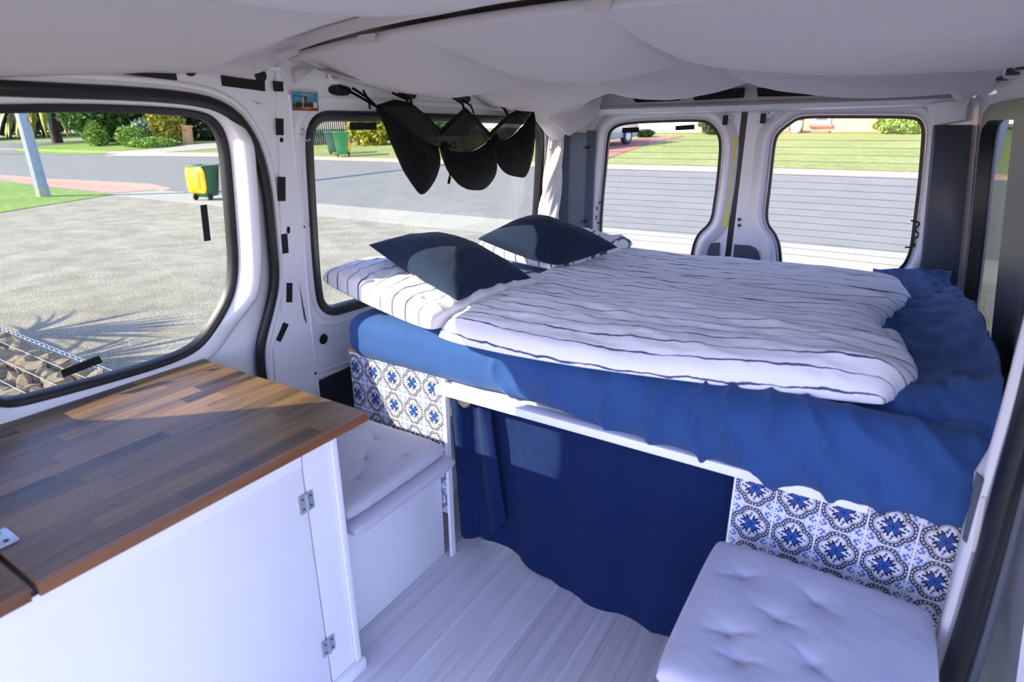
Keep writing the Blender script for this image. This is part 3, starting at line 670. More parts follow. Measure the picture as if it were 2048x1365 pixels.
# --- curtains
def curtain(name, x0, x1, zt, zb, yb, folds, amp, seed, label):
    nx, nz = 140, 70; S, T = np.meshgrid(np.linspace(0, 1, nx), np.linspace(0, 1, nz), indexing='ij')
    X = x0+(x1-x0)*S; Z0 = zb(S); Z = zt(S)*(1-T)+Z0*T
    Y = yb+amp*(np.sin(folds*2*PI*S+2*fbm(S*3, T*.7, seed))*(.35+.65*T))+.010*fbm(S*6, T*2, seed+3)
    X = X+.012*np.sin(folds*4*PI*S+1)*T*.5
    o = gridmesh(name, np.stack([X, Y, Z], -1), 'curtain', None, thick=.003); return tag(o, label, 'curtain')
def hemz(S): return .075-.075*np.minimum(1, S*2.6)+.018*np.sin(S*9)*(1-S)+.003*np.sin(S*40)*(S > .15)
curtain('curtain', -.935, -.185, lambda S: .585-.03*(S < .03), hemz, 1.290, 3.5, .009, 11, 'wide navy curtain closing the storage under the bed')
nz = 60; S, T = np.meshgrid(np.linspace(0, 1, 60), np.linspace(0, 1, nz), indexing='ij')
X = -1.005+(.13+.04*T)*S; Z = (.605-.075*np.sin(PI*np.clip(S*1.5, 0, 1))**2*(1-T))*(1-T)+(.06+.12*S**2.5)*T
Y = 1.262-.02*np.sin(2*PI*S*1.4+.5)*(1-.4*T)+.02*T+.006*fbm(S*5, T*3, 5)
tag(gridmesh('curtain', np.stack([X, Y, Z], -1), 'curtain', None, thick=.003), 'narrow folded end of the navy curtain hanging beside the left tiled panel', 'curtain')

# --- mattress in a blue fitted sheet
def rrect(y0, y1, z0, z1, r, n=10, ds=.012):
    pts = []
    def seg(a, b):
        L = math.dist(a, b); k = max(2, int(L/ds)); return [(a[0]+(b[0]-a[0])*i/k, a[1]+(b[1]-a[1])*i/k) for i in range(k)]
    def arc(c, a0): return [(c[0]+r*math.cos(a0+PI/2*i/n), c[1]+r*math.sin(a0+PI/2*i/n)) for i in range(n)]
    pts += seg((y0+r, z0), (y1-r, z0)); pts += arc((y1-r, z0+r), -PI/2); pts += seg((y1, z0+r), (y1, z1-r)); pts += arc((y1-r, z1-r), 0)
    pts += seg((y1-r, z1), (y0+r, z1)); pts += arc((y0+r, z1-r), PI/2); pts += seg((y0, z1-r), (y0, z0+r)); pts += arc((y0+r, z0+r), PI)
    return np.array(pts)
x0, x1 = -1.405, .262; L = rrect(1.215, 2.62, .614, .768, .055); yc_, zc_ = 1.9, .69
T = np.roll(L, -1, 0)-np.roll(L, 1, 0); T /= np.linalg.norm(T, axis=1)[:, None]; Nn = np.stack([T[:, 1], -T[:, 0]], 1)
xs = np.concatenate([x0+(x1-x0)*(.5-.5*np.cos(np.linspace(0, .12, 14)*PI))/.5*.5, np.linspace(x0+.06, x1-.06, 230), x1-(x1-x0)*(.5-.5*np.cos(np.linspace(.12, 0, 14)*PI))/.5*.5])
xs = np.unique(np.clip(xs, x0, x1)); P = np.zeros((len(xs), len(L), 3))
for i, x in enumerate(xs):
    e = min(x-x0, x1-x); e = max(0., min(1, e/.07)); sh = math.sqrt(max(0, 1-(1-e)**2)); sh = .02+.98*sh
    inset = .055*(1-sh)
    Q = L-Nn*inset; Q[:, 1] = zc_+(Q[:, 1]-zc_)*(1 if sh > .99 else .75+.25*sh)
    if i in (0, len(xs)-1): Q = np.array([yc_, zc_])+(Q-np.array([yc_, zc_]))*.98
    xx = np.full(len(L), x); y, z = Q[:, 0], Q[:, 1]
    frontf = np.clip(1-(y-1.20)/.10, 0, 1); topf = np.clip((z-.748)/.02, 0, 1)*(y > 1.28); right = np.clip((x+.05)/.15, 0, 1)
    d = frontf*(.021*ridge(xx*6+z*8, z*3-xx*1.2, 3, 3)+.012*fbm(xx*3, z*4, 8))*np.clip((x+1.0)/.3, .12, 1)*np.clip(1.3-(x+.1)*2.5, .35, 1)
    ph = xx*8.5+z*7.0+1.3*fbm(xx*2.3, z*5, 12)+.5*np.sin(xx*3.1)
    fold = np.clip(1-np.abs(np.sin(ph*PI)), 0, 1)**2.2*(.35+.65*np.clip(vn(xx*4.7, z*2, 14)+.4, 0, 1))
    d = d+frontf*fold*.034*np.clip((x+.95)/.4, .03, 1)*np.clip(1.6-(x+.1)*4, .25, 1)
    d = d+frontf*.030*np.clip((x+.75)/.6, 0, 1)
    d = d+topf*right*(.016*ridge(y*5.5+xx*1.5, xx*2.2, 21, 3)+.02*np.clip((x-.12)/.1, 0, 1))
    P[i, :, 0] = x; P[i, :, 1] = y+Nn[:, 0]*d; P[i, :, 2] = z+Nn[:, 1]*d-frontf*np.clip((.70-z)/.08, 0, 1)*.004*np.clip((x+.12)/.2, 0, 1)
    kk = np.clip((x+.12)/.16, 0, 1)*np.clip((.70-z)/.03, 0, 1)*np.clip((z-.625)/.02, 0, 1)*(y < 1.285); P[i, :, 1] = P[i, :, 1]*(1-kk)+np.minimum(P[i, :, 1], 1.180)*kk
mt = gridmesh('mattress', P, 'sheet', None, closed_v=True, caps=True); tag(mt, 'thick mattress in a blue fitted sheet across the back of the van', 'mattress')
# loose sheet bunched along the right wall
S, T = np.meshgrid(np.linspace(0, 1, 70), np.linspace(0, 1, 150), indexing='ij')
X = -.02+.245*S+.03*fbm(T*4, S*2, 31); Y = 1.235+1.45*T
Z = .786+.070*S**2.2*(1-T**3)+.020*ridge(T*9+S*1.6, S*2.0+T*.7, 33, 3)*np.clip(S*3, 0, 1)+.03*S*fbm(T*5, S*2, 35)
Z = np.where(T < .10, Z-(.10-T)*1.1*(.6+.4*S), Z)
tag(gridmesh('loose_sheet', np.stack([X, Y, Z], -1), 'sheet', None, thick=.003), 'rumpled blue top sheet bunched along the wall at the foot of the bed', 'sheet')

# --- duvet
nu, nv = 230, 200
a = np.linspace(-1, 1, nu); b = np.linspace(-1, 1, nv); a = np.sign(a)*(1-(1-np.abs(a))**1.5); b = np.sign(b)*(1-(1-np.abs(b))**1.5)
A, B = np.meshgrid(a, b, indexing='ij'); s, t = (A+1)/2, (B+1)/2
fl = np.array(onz(862, 668, .795)[:2]); fr_ = np.array(onz(1728, 812, .785)[:2]); br_ = np.array(onz(1800, 552, .81)[:2]); bl_ = np.array([-1.08, 2.48])
XY = (1-s)[..., None]*((1-t)[..., None]*fl+t[..., None]*bl_)+s[..., None]*((1-t)[..., None]*fr_+t[..., None]*br_)
edge_w = .035*np.sin(t*9+1)*s**6+.02*fbm(t*6, s*0+3, 41)*s**6
XY[..., 0] += edge_w+.06*np.clip((.32-np.abs(t-.22))/.3, 0, 1)*s**8
XY[..., 1] += -.015*np.sin(s*5)*(1-t)**6-.02*np.sin(PI*s)*(1-t)**4
prof = ((1-np.abs(A)**14)*(1-np.abs(B)**14)); prof = np.clip(prof, 0, 1)**.4
ctr = XY.mean((0, 1)); XY = XY+(ctr-XY)*(.025*(np.abs(A)*np.abs(B))**7)[..., None]
x_, y_ = XY[..., 0], XY[..., 1]
wr = .010*ridge(x_*2.6+y_*1.2, y_*9-x_*1.8, 51, 4)+.016*fbm(x_*2.2, y_*3.5, 53)+.004*ridge(x_*7, y_*16+x_*3, 57, 2)
wr = wr+.020*s**5*ridge(t*7, s*2, 59, 2)
zt_ = .784+(.052+.012*np.cos(PI*(t-.1)))*prof+wr*prof
Tp = np.stack([x_, y_, zt_], -1); Bt = np.stack([x_, y_, np.full_like(x_, .784)-.008*prof+.0*t], -1)
Tp[0, :, 2] = Tp[-1, :, 2] = Tp[:, 0, 2] = Tp[:, -1, 2] = .784
arcv = np.concatenate([np.zeros((nu, 1)), np.cumsum(np.linalg.norm(np.diff(Tp, axis=1), axis=2), 1)], 1); arcu = np.concatenate([np.zeros((1, nv)), np.cumsum(np.linalg.norm(np.diff(Tp, axis=0), axis=2), 0)], 0)
UVd = np.stack([arcu, .5*arcv+.5*arcv[nu//2][None, :]+.02*np.sin(s*3)], -1)
dv = pairmesh('duvet', Tp, Bt, 'stripe_duvet', None, UVd); tag(dv, 'white duvet with hand drawn navy stripes spread over the mattress', 'duvet')
# duvet corner fold lying beyond the front right corner
c4 = [np.array(onz(px, py, z)) for px, py, z in ((1640, 800, .80), (1735, 770, .80), (1806, 742, .80), (1772, 640, .82))]
S, T = np.meshgrid(np.linspace(0, 1, 50), np.linspace(0, 1, 50), indexing='ij')
aa, bb = S*2-1, T*2-1
c4 = [np.array((-.12, 1.30, .80)), np.array(onz(1790, 775, .785)), np.array(onz(1785, 665, .785)), np.array((-.12, 1.62, .80))]
Pf = (1-S)[..., None]*((1-T)[..., None]*c4[0]+T[..., None]*c4[3])+S[..., None]*((1-T)[..., None]*c4[1]+T[..., None]*c4[2])
pf = (np.clip((1-np.abs(aa)**6)*(1-np.abs(bb)**6), 0, 1))**.45
Pf[..., 0] += .03*np.sin(PI*T)*S
Tt = Pf.copy(); Tt[..., 2] = .782+.036*pf+.006*ridge(T*5, S*3, 71, 2)*pf; Bb = Pf.copy(); Bb[..., 2] = .780
Tt[0, :, 2] = Tt[-1, :, 2] = Tt[:, 0, 2] = Tt[:, -1, 2] = .781
f = pairmesh('corner_fold', Tt, Bb, 'stripe_duvet', dv, np.stack([Pf[..., 0], Pf[..., 1]+.02], -1))

# --- pillows
def pillow(name, cor, thick, mat, label, seed, bow=.10, wr=.008, n=70, pw=.5, uvs=(.6, .45)):
    cor = [np.array(c, float) for c in cor]; a = np.sin(np.linspace(-1, 1, n)*PI/2)
    A, B = np.meshgrid(a, a, indexing='ij'); s, t = (A+1)/2, (B+1)/2
    s2 = s+(.5-s)*bow*(1-B**2); t2 = t+(.5-t)*bow*(1-A**2)
    s2 = .5+(s-.5)*(1-bow*(1-B**2)*.5*np.abs(A)); t2 = .5+(t-.5)*(1-bow*(1-A**2)*.5*np.abs(B))
    P = (1-s2)[..., None]*((1-t2)[..., None]*cor[0]+t2[..., None]*cor[3])+s2[..., None]*((1-t2)[..., None]*cor[1]+t2[..., None]*cor[2])
    N = np.cross(cor[1]-cor[0], cor[3]-cor[0]); N = N/np.linalg.norm(N); N = N if N[2] > 0 else -N
    h = np.clip((1-A**2)*(1-B**2), 0, 1)**pw*thick/2
    h = np.maximum(h, 0); w_ = wr*ridge(s*4, t*4, seed, 3)*np.clip(h/(thick/2)*2.2, 0, 1)*(1-.5*h/(thick/2))
    Tp = P+N*(h+w_)[..., None]; Bt = P-N*(h*.8)[..., None]
    uv = np.stack([s*uvs[0], t*uvs[1]], -1)
    o = pairmesh(name, Tp, Bt, mat, None, uv); return tag(o, label, 'pillow')
p1 = [onz(737, 490, .955), onz(915, 602, .865), onz(1063, 556, .865), onz(890, 478, .945)]
pn = pillow('pillow', p1, .15, 'navy', 'plump navy cushion lying on the striped pillow nearest the tiled panel', 61, .16, .006)
p2 = [onz(955, 478, .925), onz(1115, 530, .86), onz(1236, 495, .875), onz(1068, 432, .985)]
pf2 = pillow('pillow', p2, .15, 'navy', 'navy cushion leaning in the corner beside the tied grey curtain', 67, .16, .006)
sp1 = [(-1.53, 1.27, .850), (-.97, 1.135, .820), (-.90, 1.66, .825), (-1.50, 1.80, .835)]
spn = pillow('striped_pillow', sp1, .12, 'stripe_pillow', 'white pillow with navy lines under the plump navy cushion', 73, .02, .022, 110, .22, (.62, .5))
sp2 = [(-1.42, 1.98, .845), (-.96, 1.88, .838), (-.92, 2.42, .84), (-1.42, 2.50, .845)]
spb = pillow('striped_pillow', sp2, .12, 'stripe_pillow', 'crumpled white pillow with navy lines under the cushion in the corner', 79, .02, .026, 100, .24, (.5, .5))

# --- seat boxes and cushions
def cushion(cx, cy, w_, d_, z0, z1, rz, tufts, label, seed, group):
    n = 140; a = np.linspace(-1, 1, n); a = np.sign(a)*(1-(1-np.abs(a))**1.5); A, B = np.meshgrid(a, a, indexing='ij')
    e = np.clip((1-np.abs(A)**16)*(1-np.abs(B)**16), 0, 1)**.38; h = (z1-z0)/2; zc = (z0+z1)/2
    corner = 1-.03*(np.abs(A)*np.abs(B))**4
    X = A*w_/2*corner; Y = B*d_/2*corner; top = zc+h*e+.004*(1-A**2)*(1-B**2); tu = 0
    for (u, v) in tufts:
        dx, dy = X-u*w_/2, Y-v*d_/2; r = np.hypot(dx, dy); th = np.arctan2(dy, dx)
        tu = tu-.017*np.exp(-(r/.009)**1.0)-.0035*np.exp(-(r/.04)**2)*np.clip(np.cos(2*th+.9+u*3), 0, 1)**8-.0035*np.exp(-(r/.04)**2)
    top = top+(tu+.0025*fbm(X*12, Y*12, seed))*e
    c, s = math.cos(rz), math.sin(rz)
    Xr, Yr = cx+c*X-s*Y, cy+s*X+c*Y
    Tp = np.stack([Xr, Yr, top], -1); Bt = np.stack([Xr, Yr, zc-h*e], -1)
    o = pairmesh('seat_cushion', Tp, Bt, 'cushion'); return tag(o, label, 'cushion', group)
tp_ = lambda L, cx, cy, w_, d_, z: [((onz(px, py, z)[0]-cx)/(w_/2), (onz(px, py, z)[1]-cy)/(d_/2)) for px, py in L]
tf = tp_([(750, 878), (730, 919), (810, 912), (714, 957)], -1.165, .985, .40, .385, .45)+[(-.55, .55)]
sb = empty('seat_box', (-1.2, 1.0, 0)); tag(sb, 'white storage seat box between the cabinet and the tiled panel', 'box')
boxo('front_board', 'panel_white', sb, -1.058, -1.042, .80, 1.232, 0, .36, bev=.001); boxo('side_board', 'panel_white', sb, -1.40, -1.058, .80, .815, 0, .36)
boxo('lid', 'panel_white', sb, -1.40, -1.042, .80, 1.232, .36, .372); fin(sb)
cushion(-1.145, .995, .405, .40, .374, .414, 0, [], 'lower grey seat cushion on the seat box by the cabinet', 81, 'seat cushions by the cabinet')
cushion(-1.165, .985, .40, .385, .414, .458, 0.0, tf, 'upper tufted grey seat cushion on the seat box by the cabinet', 83, 'seat cushions by the cabinet')
sb2 = empty('seat_box', (0, .98, 0)); tag(sb2, 'white storage seat box in front of the right tiled panel', 'box')
boxo('front_board', 'panel_white', sb2, -.165, -.150, .78, 1.20, 0, .36, bev=.001); boxo('side_board', 'panel_white', sb2, -.15, .19, .78, .795, 0, .36)
boxo('lid', 'panel_white', sb2, -.165, .19, .78, 1.20, .36, .372); fin(sb2)
cushion(.002, .965, .40, .40, .374, .412, 0, [], 'lower grey seat cushion in front of the right tiled panel', 85, 'seat cushions by the door')
cushion(-.004, .962, .405, .41, .412, .462, .0, tp_([(1483, 1155), (1634, 1208), (1555, 1241), (1455, 1266), (1624, 1332), (1475, 1320)], -.004, .962, .405, .41, .455), 'upper tufted grey seat cushion in front of the right tiled panel', 87, 'seat cushions by the door')

# ================================================================== SOFT FURNISHING OVERHEAD
def lobes(x, tacks):
    """0 at the tack points, 1 between them"""
    tacks = np.array(tacks); r = np.zeros_like(x)
    for a, b in zip(tacks[:-1], tacks[1:]):
        m = (x >= a) & (x <= b); r = np.where(m, np.sin(PI*np.clip((x-a)/(b-a), 0, 1))**.6, r)
    return r
nx, ny = 200, 170
S, T = np.meshgrid(np.linspace(0, 1, nx), np.linspace(0, 1, ny), indexing='ij')
X = -1.475+1.655*S; Y = 1.205+1.56*T
arch = .045*(1-((X+.645)/.86)**2)
d1 = lobes(X, [-1.50, -1.05, -.56, .25]); d2 = lobes(X, [-1.6, -1.06, -.53, .22])
b1 = np.clip((Y-1.205)/.62, 0, 1); bay1 = np.where(Y < 1.98, np.sin(PI*np.clip((Y-1.205)/.775, 0, 1))**.8, 0)
bay2 = np.where(Y >= 1.98, np.sin(PI*np.clip((Y-1.98)/.72, 0, 1))**.8, 0)
mid = np.exp(-((Y-1.98)/.12)**2)
Z = 1.488+arch-.028*np.clip((Y-1.205)/.5, 0, 1)-bay1*(.020+.058*d1)-bay2*(.030+.066*d2)
Z = Z+mid*.012*(1-d1)
Z = Z+.004*ridge(X*3+Y*5, Y*2-X*2, 91, 3)+.004*fbm(X*5, Y*5, 93)
corner = np.exp(-((X+1.40)/.11)**2-((Y-2.62)/.10)**2); Z = Z-.17*corner
cr = np.exp(-((X-.13)/.05)**2-((Y-2.65)/.08)**2); Z = Z-.06*cr
rcf = tag(gridmesh('ceiling_fabric', np.stack([X, Y, Z], -1), 'ceil_cloth', None, thick=.002), 'grey fabric sagging in folds below the roof above the bed', 'fabric')
hem = [(x, 1.200, float(1.488+.045*(1-((x+.645)/.86)**2))) for x in np.linspace(-1.475, .18, 40)]
sweep('hem', hem, ell(.006, .012, 8), (0, 0, 1), 'ceil_cloth', rcf, closed=False)
# folded corner flap at the pillar
V = [LW(*lw(px, py), .02) for px, py in [(578, 140), (608, 133), (618, 138), (580, 168)]]
V = [np.array(v) for v in V]; gridmesh('corner_flap', np.array([[V[0], V[1]], [V[3], V[2]]]), 'grey_cloth', rcf, thick=.006)
# side hem hanging along the window
S, T = np.meshgrid(np.linspace(0, 1, 80), np.linspace(0, 1, 14), indexing='ij')
u0 = 1.24+1.35*S; Zt = 1.47-.02*np.sin(PI*S); Zb = 1.458-.024*np.sin(PI*np.clip(S*1.6, 0, 1))**.7-.008*fbm(S*8, S*0, 5)
Zc = Zt*(1-T)+Zb*T; Xc = XL0+LEAN*(Zc-.7)+.045+.035*T+.004*fbm(S*12, T*2, 9)
gridmesh('side_hem', np.stack([Xc, u0, Zc], -1), 'ceil_cloth', rcf, thick=.002)
# hanging tip in the left rear corner
tip = [ony(px, py, yy) for px, py, yy in ((1072, 205, 2.52), (1150, 193, 2.55), (1200, 190, 2.75), (1196, 238, 2.72), (1136, 270, 2.55), (1098, 240, 2.52))]
S, T = np.meshgrid(np.linspace(0, 1, 30), np.linspace(0, 1, 26), indexing='ij')
topc = chaikin([ony(1060, 195, 2.5), ony(1140, 185, 2.55), ony(1206, 178, 2.74)], 4, False); botc = chaikin([ony(1074, 214, 2.5), ony(1136, 274, 2.52), ony(1138, 272, 2.53), ony(1198, 232, 2.70), ony(1206, 190, 2.74)], 3, False)
def rs(P, n):
    P = np.array(P); d = np.r_[0, np.cumsum(np.linalg.norm(np.diff(P, axis=0), axis=1))]; t = np.linspace(0, d[-1], n); return np.stack([np.interp(t, d, P[:, k]) for k in range(3)], 1)
Pt = rs(topc, 30)[:, None]*(1-T)[..., None]+rs(botc, 30)[:, None]*T[..., None]; Pt[..., 1] -= .03*np.sin(PI*S)*np.sin(PI*T)+.006*ridge(S*4, T*3, 95, 2)
gridmesh('corner_drop', Pt, 'ceil_cloth', rcf, thick=.002)
# front fabric
S, T = np.meshgrid(np.linspace(0, 1, 180), np.linspace(0, 1, 150), indexing='ij')
X = -1.49+1.69*S; Y = -.45+1.63*T
arch = .05*(1-((X+.645)/.86)**2)
d1 = lobes(X, [-1.75, -.98, -.40, .35])
bay = np.sin(PI*np.clip((Y+.45)/1.60, 0, 1))**.75
Z = 1.490+arch+.045*np.clip((Y-.92)/.26, 0, 1)-bay*(.030+.050*d1)*np.clip((1.19-Y)/.25, 0, 1)**.6+.004*fbm(X*4, Y*4, 97)+.003*ridge(X*3, Y*3, 99, 2)
side = np.clip((-1.30-X)/.19, 0, 1); Z = Z-side*(.026+.012*np.sin(Y*5+1))*np.clip((1.2-Y)/.12, 0, 1)
fcf = tag(gridmesh('ceiling_fabric', np.stack([X, Y, Z], -1), 'ceil_cloth', None, thick=.002), 'grey fabric lining under the roof above the worktop', 'fabric')
S, T = np.meshgrid(np.linspace(0, 1, 90), np.linspace(0, 1, 8), indexing='ij')
Xh = -1.49+1.69*S; Zh = 1.534+.05*(1-((Xh+.645)/.86)**2)-(.034-.006*np.sin(S*PI))*T+.003*fbm(S*9, T, 3); Yh = 1.180+.012*T
gridmesh('hem_band', np.stack([Xh, Yh, Zh], -1), 'ceil_cloth', fcf, thick=.002)
for px, py in ((735, 78), (1195, 12)):
    c = ony(px, py, 1.176); boxo('hem_patch', 'grey_cloth', fcf, c[0]-.028, c[0]+.028, 1.172, 1.176, c[2]-.010, c[2]+.010)

topf_ = [LW(*lw(px, py, .045), .045) for px, py in ((270, 80), (360, 82), (450, 78), (540, 68), (612, 62))]
botf_ = [LW(*lw(px, py, .04), .04) for px, py in ((270, 128), (350, 138), (430, 147), (508, 150), (530, 142), (556, 122), (612, 104))]
S, T = np.meshgrid(np.linspace(0, 1, 50), np.linspace(0, 1, 16), indexing='ij')
Pt = rs(chaikin(topf_, 2, False), 50)[:, None]*(1-T)[..., None]+rs(chaikin(botf_, 2, False), 50)[:, None]*T[..., None]
Pt[..., 0] += .010*np.sin(S*14+T*3)*T+.006*ridge(S*6, T*2, 96, 2); gridmesh('side_hem', Pt, 'ceil_cloth', fcf, thick=.002)

# --- twisted curtain tied back in the rear corner
ns, na = 70, 36; S, T = np.meshgrid(np.linspace(0, 1, ns), np.linspace(0, 2*PI, na, endpoint=False), indexing='ij')
top_ = ony(1112, 262, 2.66); bot_ = ony(1098, 462, 2.66)
r = (.034+.014*S)*(1+.17*np.sin(3*T+11*S)+.10*np.sin(5*T+17*S+1))+.003*np.sin(9*T+30*S)
cxx = top_[0]+(bot_[0]-top_[0])*S+.006*np.sin(S*7); Pz = top_[2]+(bot_[2]-top_[2])*S
P = np.stack([cxx+r*np.cos(T), 2.66+r*np.sin(T), Pz], -1)
tc_ = tag(gridmesh('tied_curtain', P, 'grey_cloth', None, closed_v=True, caps=True), 'pale grey curtain twisted and tied back in the rear corner', 'curtain')
rod = tube('curtain_cord', [ony(1103, 236, 2.64), ony(1100, 300, 2.62)], .005, 'pad_grey', tc_, 6)

# --- black net organiser hanging in front of the side window
net = empty('hanging_net', LW(1.9, 1.38, .05)); tag(net, 'black three pouch net organiser hanging in front of the side window', 'organiser')
WN = .08
def off(P): return [(a*1.0+(a-0)*0.0, b) for a, b in P]
def tow(u, v, wd):
    """outline was measured on the inner plane at wd = .08"""
    return np.array(LW(u, v, wd))
def rs2(P, n):
    P = np.array(P, float); d = np.r_[0, np.cumsum(np.linalg.norm(np.diff(P, axis=0), axis=1))]; t = np.linspace(0, d[-1], n); return np.stack([np.interp(t, d, P[:, k]) for k in range(2)], 1)
def patch(name, top, bot, m, bulge, seed, thick=.002, wr=.006, parent=net):
    n, k = 44, 36; A = rs2(chaikin(top, 2, False), n); B_ = rs2(chaikin(bot, 2, False), n); S, T = np.meshgrid(np.linspace(0, 1, n), np.linspace(0, 1, k), indexing='ij')
    UV = A[:, None]*(1-T)[..., None]+B_[:, None]*T[..., None]
    wd = WN+bulge*np.sin(PI*S)**.8*np.sin(PI*np.clip(T*.9+.05, 0, 1))**.8+wr*ridge(S*5, T*1.5, seed, 2)*np.sin(PI*S)**.5
    P = np.stack([XL0+LEAN*(UV[..., 1]-.7)+wd, UV[..., 0], UV[..., 1]], -1)
    return gridmesh(name, P, m, parent, thick=thick)
patch('pouch', [(1.450, 1.373), (1.56, 1.315), (1.68, 1.262), (1.768, 1.245)], [(1.450, 1.372), (1.495, 1.289), (1.539, 1.216), (1.593, 1.141), (1.640, 1.098), (1.665, 1.085), (1.70, 1.095), (1.735, 1.125), (1.755, 1.165), (1.755, 1.215), (1.768, 1.240)], 'black_cloth', .07, 3)
patch('pouch', [(1.772, 1.245), (1.84, 1.228), (1.93, 1.222), (2.02, 1.238), (2.092, 1.268)], [(1.774, 1.240), (1.786, 1.205), (1.818, 1.158), (1.887, 1.105), (1.94, 1.083), (1.987, 1.077), (2.040, 1.072), (2.085, 1.082), (2.125, 1.111), (2.132, 1.150), (2.122, 1.205), (2.095, 1.262)], 'black_cloth', .07, 5)
patch('pouch', [(2.096, 1.268), (2.16, 1.262), (2.23, 1.272), (2.32, 1.320), (2.412, 1.392)], [(2.098, 1.262), (2.125, 1.200), (2.176, 1.15), (2.235, 1.122), (2.301, 1.109), (2.41, 1.096), (2.415, 1.2), (2.414, 1.385)], 'black_cloth', .055, 7)
patch('net_panel', [(1.452, 1.374), (1.53, 1.378), (1.606, 1.385), (1.69, 1.345), (1.774, 1.302)], [(1.452, 1.372), (1.56, 1.312), (1.68, 1.258), (1.774, 1.242)], 'net', .012, 9, .001)
patch('net_panel', [(1.776, 1.302), (1.85, 1.345), (1.91, 1.378), (2.0, 1.335), (2.086, 1.290)], [(1.774, 1.244), (1.84, 1.226), (1.93, 1.220), (2.02, 1.236), (2.090, 1.266)], 'net', .012, 11, .001)
patch('net_panel', [(2.088, 1.291), (2.15, 1.325), (2.217, 1.360), (2.32, 1.38), (2.412, 1.396)], [(2.092, 1.266), (2.16, 1.260), (2.23, 1.270), (2.32, 1.318), (2.411, 1.391)], 'net', .012, 13, .001)
for a, b, c in (((1.452, 1.373), (1.53, 1.392), (1.606, 1.386)), ((1.606, 1.386), (1.69, 1.348), (1.774, 1.302)), ((1.774, 1.302), (1.842, 1.342), (1.91, 1.379)), ((1.91, 1.379), (2.0, 1.337), (2.086, 1.290)), ((2.086, 1.290), (2.15, 1.327), (2.217, 1.361)), ((2.217, 1.361), (2.31, 1.385), (2.412, 1.397))):
    gridmesh('top_band', np.array([[tow(p[0], p[1]+dz, WN+.002) for dz in (.004, -.016)] for p in (a, b, c)]), 'black_cloth', net, thick=.003)
gridmesh('top_band', np.array([[tow(1.452, 1.374, WN+.002), tow(1.452, 1.372, WN+.002)], [tow(1.606, 1.386, WN+.002), tow(1.64, 1.325, WN+.002)]]), 'black_cloth', net, thick=.003)
def strap(P, wdt=.008, nm='strap'): sweep(nm, [tow(*p) for p in P], [(-wdt/2, -.001), (wdt/2, -.001), (wdt/2, .001), (-wdt/2, .001)], LN, 'black_cloth', net, closed=False)
strap([(1.345, 1.430, .03), (1.40, 1.40, .06), (1.455, 1.372, WN)]); strap([(1.40, 1.425, .03), (1.43, 1.40, .06), (1.455, 1.372, WN)]); strap([(1.425, 1.42, .05), (1.43, 1.39, .07), (1.425, 1.365, .08)])
strap([(1.585, 1.42, .02), (1.598, 1.40, .07), (1.606, 1.382, WN)]); strap([(1.60, 1.415, .05), (1.612, 1.40, .075), (1.618, 1.387, WN)])
strap([(1.905, 1.42, .02), (1.908, 1.395, .07), (1.91, 1.372, WN)], .012); strap([(1.93, 1.41, .05), (1.948, 1.39, .08), (1.945, 1.36, WN+.02)])
strap([(2.205, 1.41, .02), (2.212, 1.385, .06), (2.217, 1.355, WN)], .014); strap([(2.265, 1.41, .05), (2.27, 1.39, .07), (2.262, 1.375, WN)])
for u, v in ((1.768, 1.246), (2.092, 1.268)):
    kb = np.array(LW(u, v, WN+.03)); lathe('knot', [(.004, -.02), (.014, -.012), (.017, 0), (.013, .012), (.004, .02)], 'black_cloth', net, 10, kb)
strap([(1.768, 1.246, WN+.045), (1.772, 1.19, WN+.05), (1.782, 1.14, WN+.05)], .006); strap([(1.782, 1.142, WN+.05), (1.776, 1.118, WN+.05)], .014)
strap([(1.768, 1.25, WN+.045), (1.80, 1.262, WN+.05), (1.81, 1.24, WN+.05), (1.77, 1.248, WN+.05)], .005, 'bow_loop'); strap([(1.768, 1.25, WN+.045), (1.735, 1.262, WN+.05), (1.73, 1.24, WN+.05), (1.768, 1.246, WN+.05)], .005, 'bow_loop')
fin(net)

# ================================================================== SMALL THINGS ON WALLS AND GLASS
z6 = lambda a, b: (430+.1465*a, 100+.1465*b)
z7 = lambda a, b: (430+.1905*a, 300+.1905*b)
z8 = lambda a, b: (430+.2344*a, 540+.2344*b)
def strip_l(cs, label, wd=.0085, group='hook tape strips on the white pillar'):
    o = plate('hook_tape', [lw(*c, wd) for c in cs], [], LW, wd, wd+.002, 'tape'); return tag(o, label, 'tape', group)
strip_l([z6(75, 345), z6(675, 430), z6(680, 565), z6(95, 490)], 'long slanting black tape strip above the sliding door corner', .001)
strip_l([z6(785, 425), z6(925, 435), z6(930, 570), z6(800, 565)], 'square black tape piece at the top of the white pillar')
strip_l([z6(825, 935), z6(930, 940), z6(933, 1165), z6(833, 1163)], 'black tape piece on the pillar beside the metal wall hook')
strip_l([z7(655, 280), z7(737, 285), z7(737, 538), z7(660, 538)], 'tallest upright black tape strip halfway up the white pillar')
strip_l([z7(693, 888), z7(755, 878), z7(770, 1080), z7(710, 1092)], 'tilted black tape strip just under the oval slot of the pillar')
strip_l([z8(610, 112), z8(658, 112), z8(656, 277), z8(608, 277)], 'upright black tape strip beside the long dark scuff on the pillar')
strip_l([z8(583, 448), z8(627, 465), z8(557, 617), z8(518, 600)], 'diagonal black tape strip following the curve of the door seal')
GL = 'hook tape strips on the window glass'
strip_l([(400, 411), (413, 409), (421, 481), (408, 483)], 'upright black tape strip on the sliding door glass below the wheelie bin', DW-.018, GL)
strip_l([(120, 741), (197, 711), (205, 725), (126, 756)], 'slanting black tape strip on the sliding door glass over the gabion', DW-.018, GL)
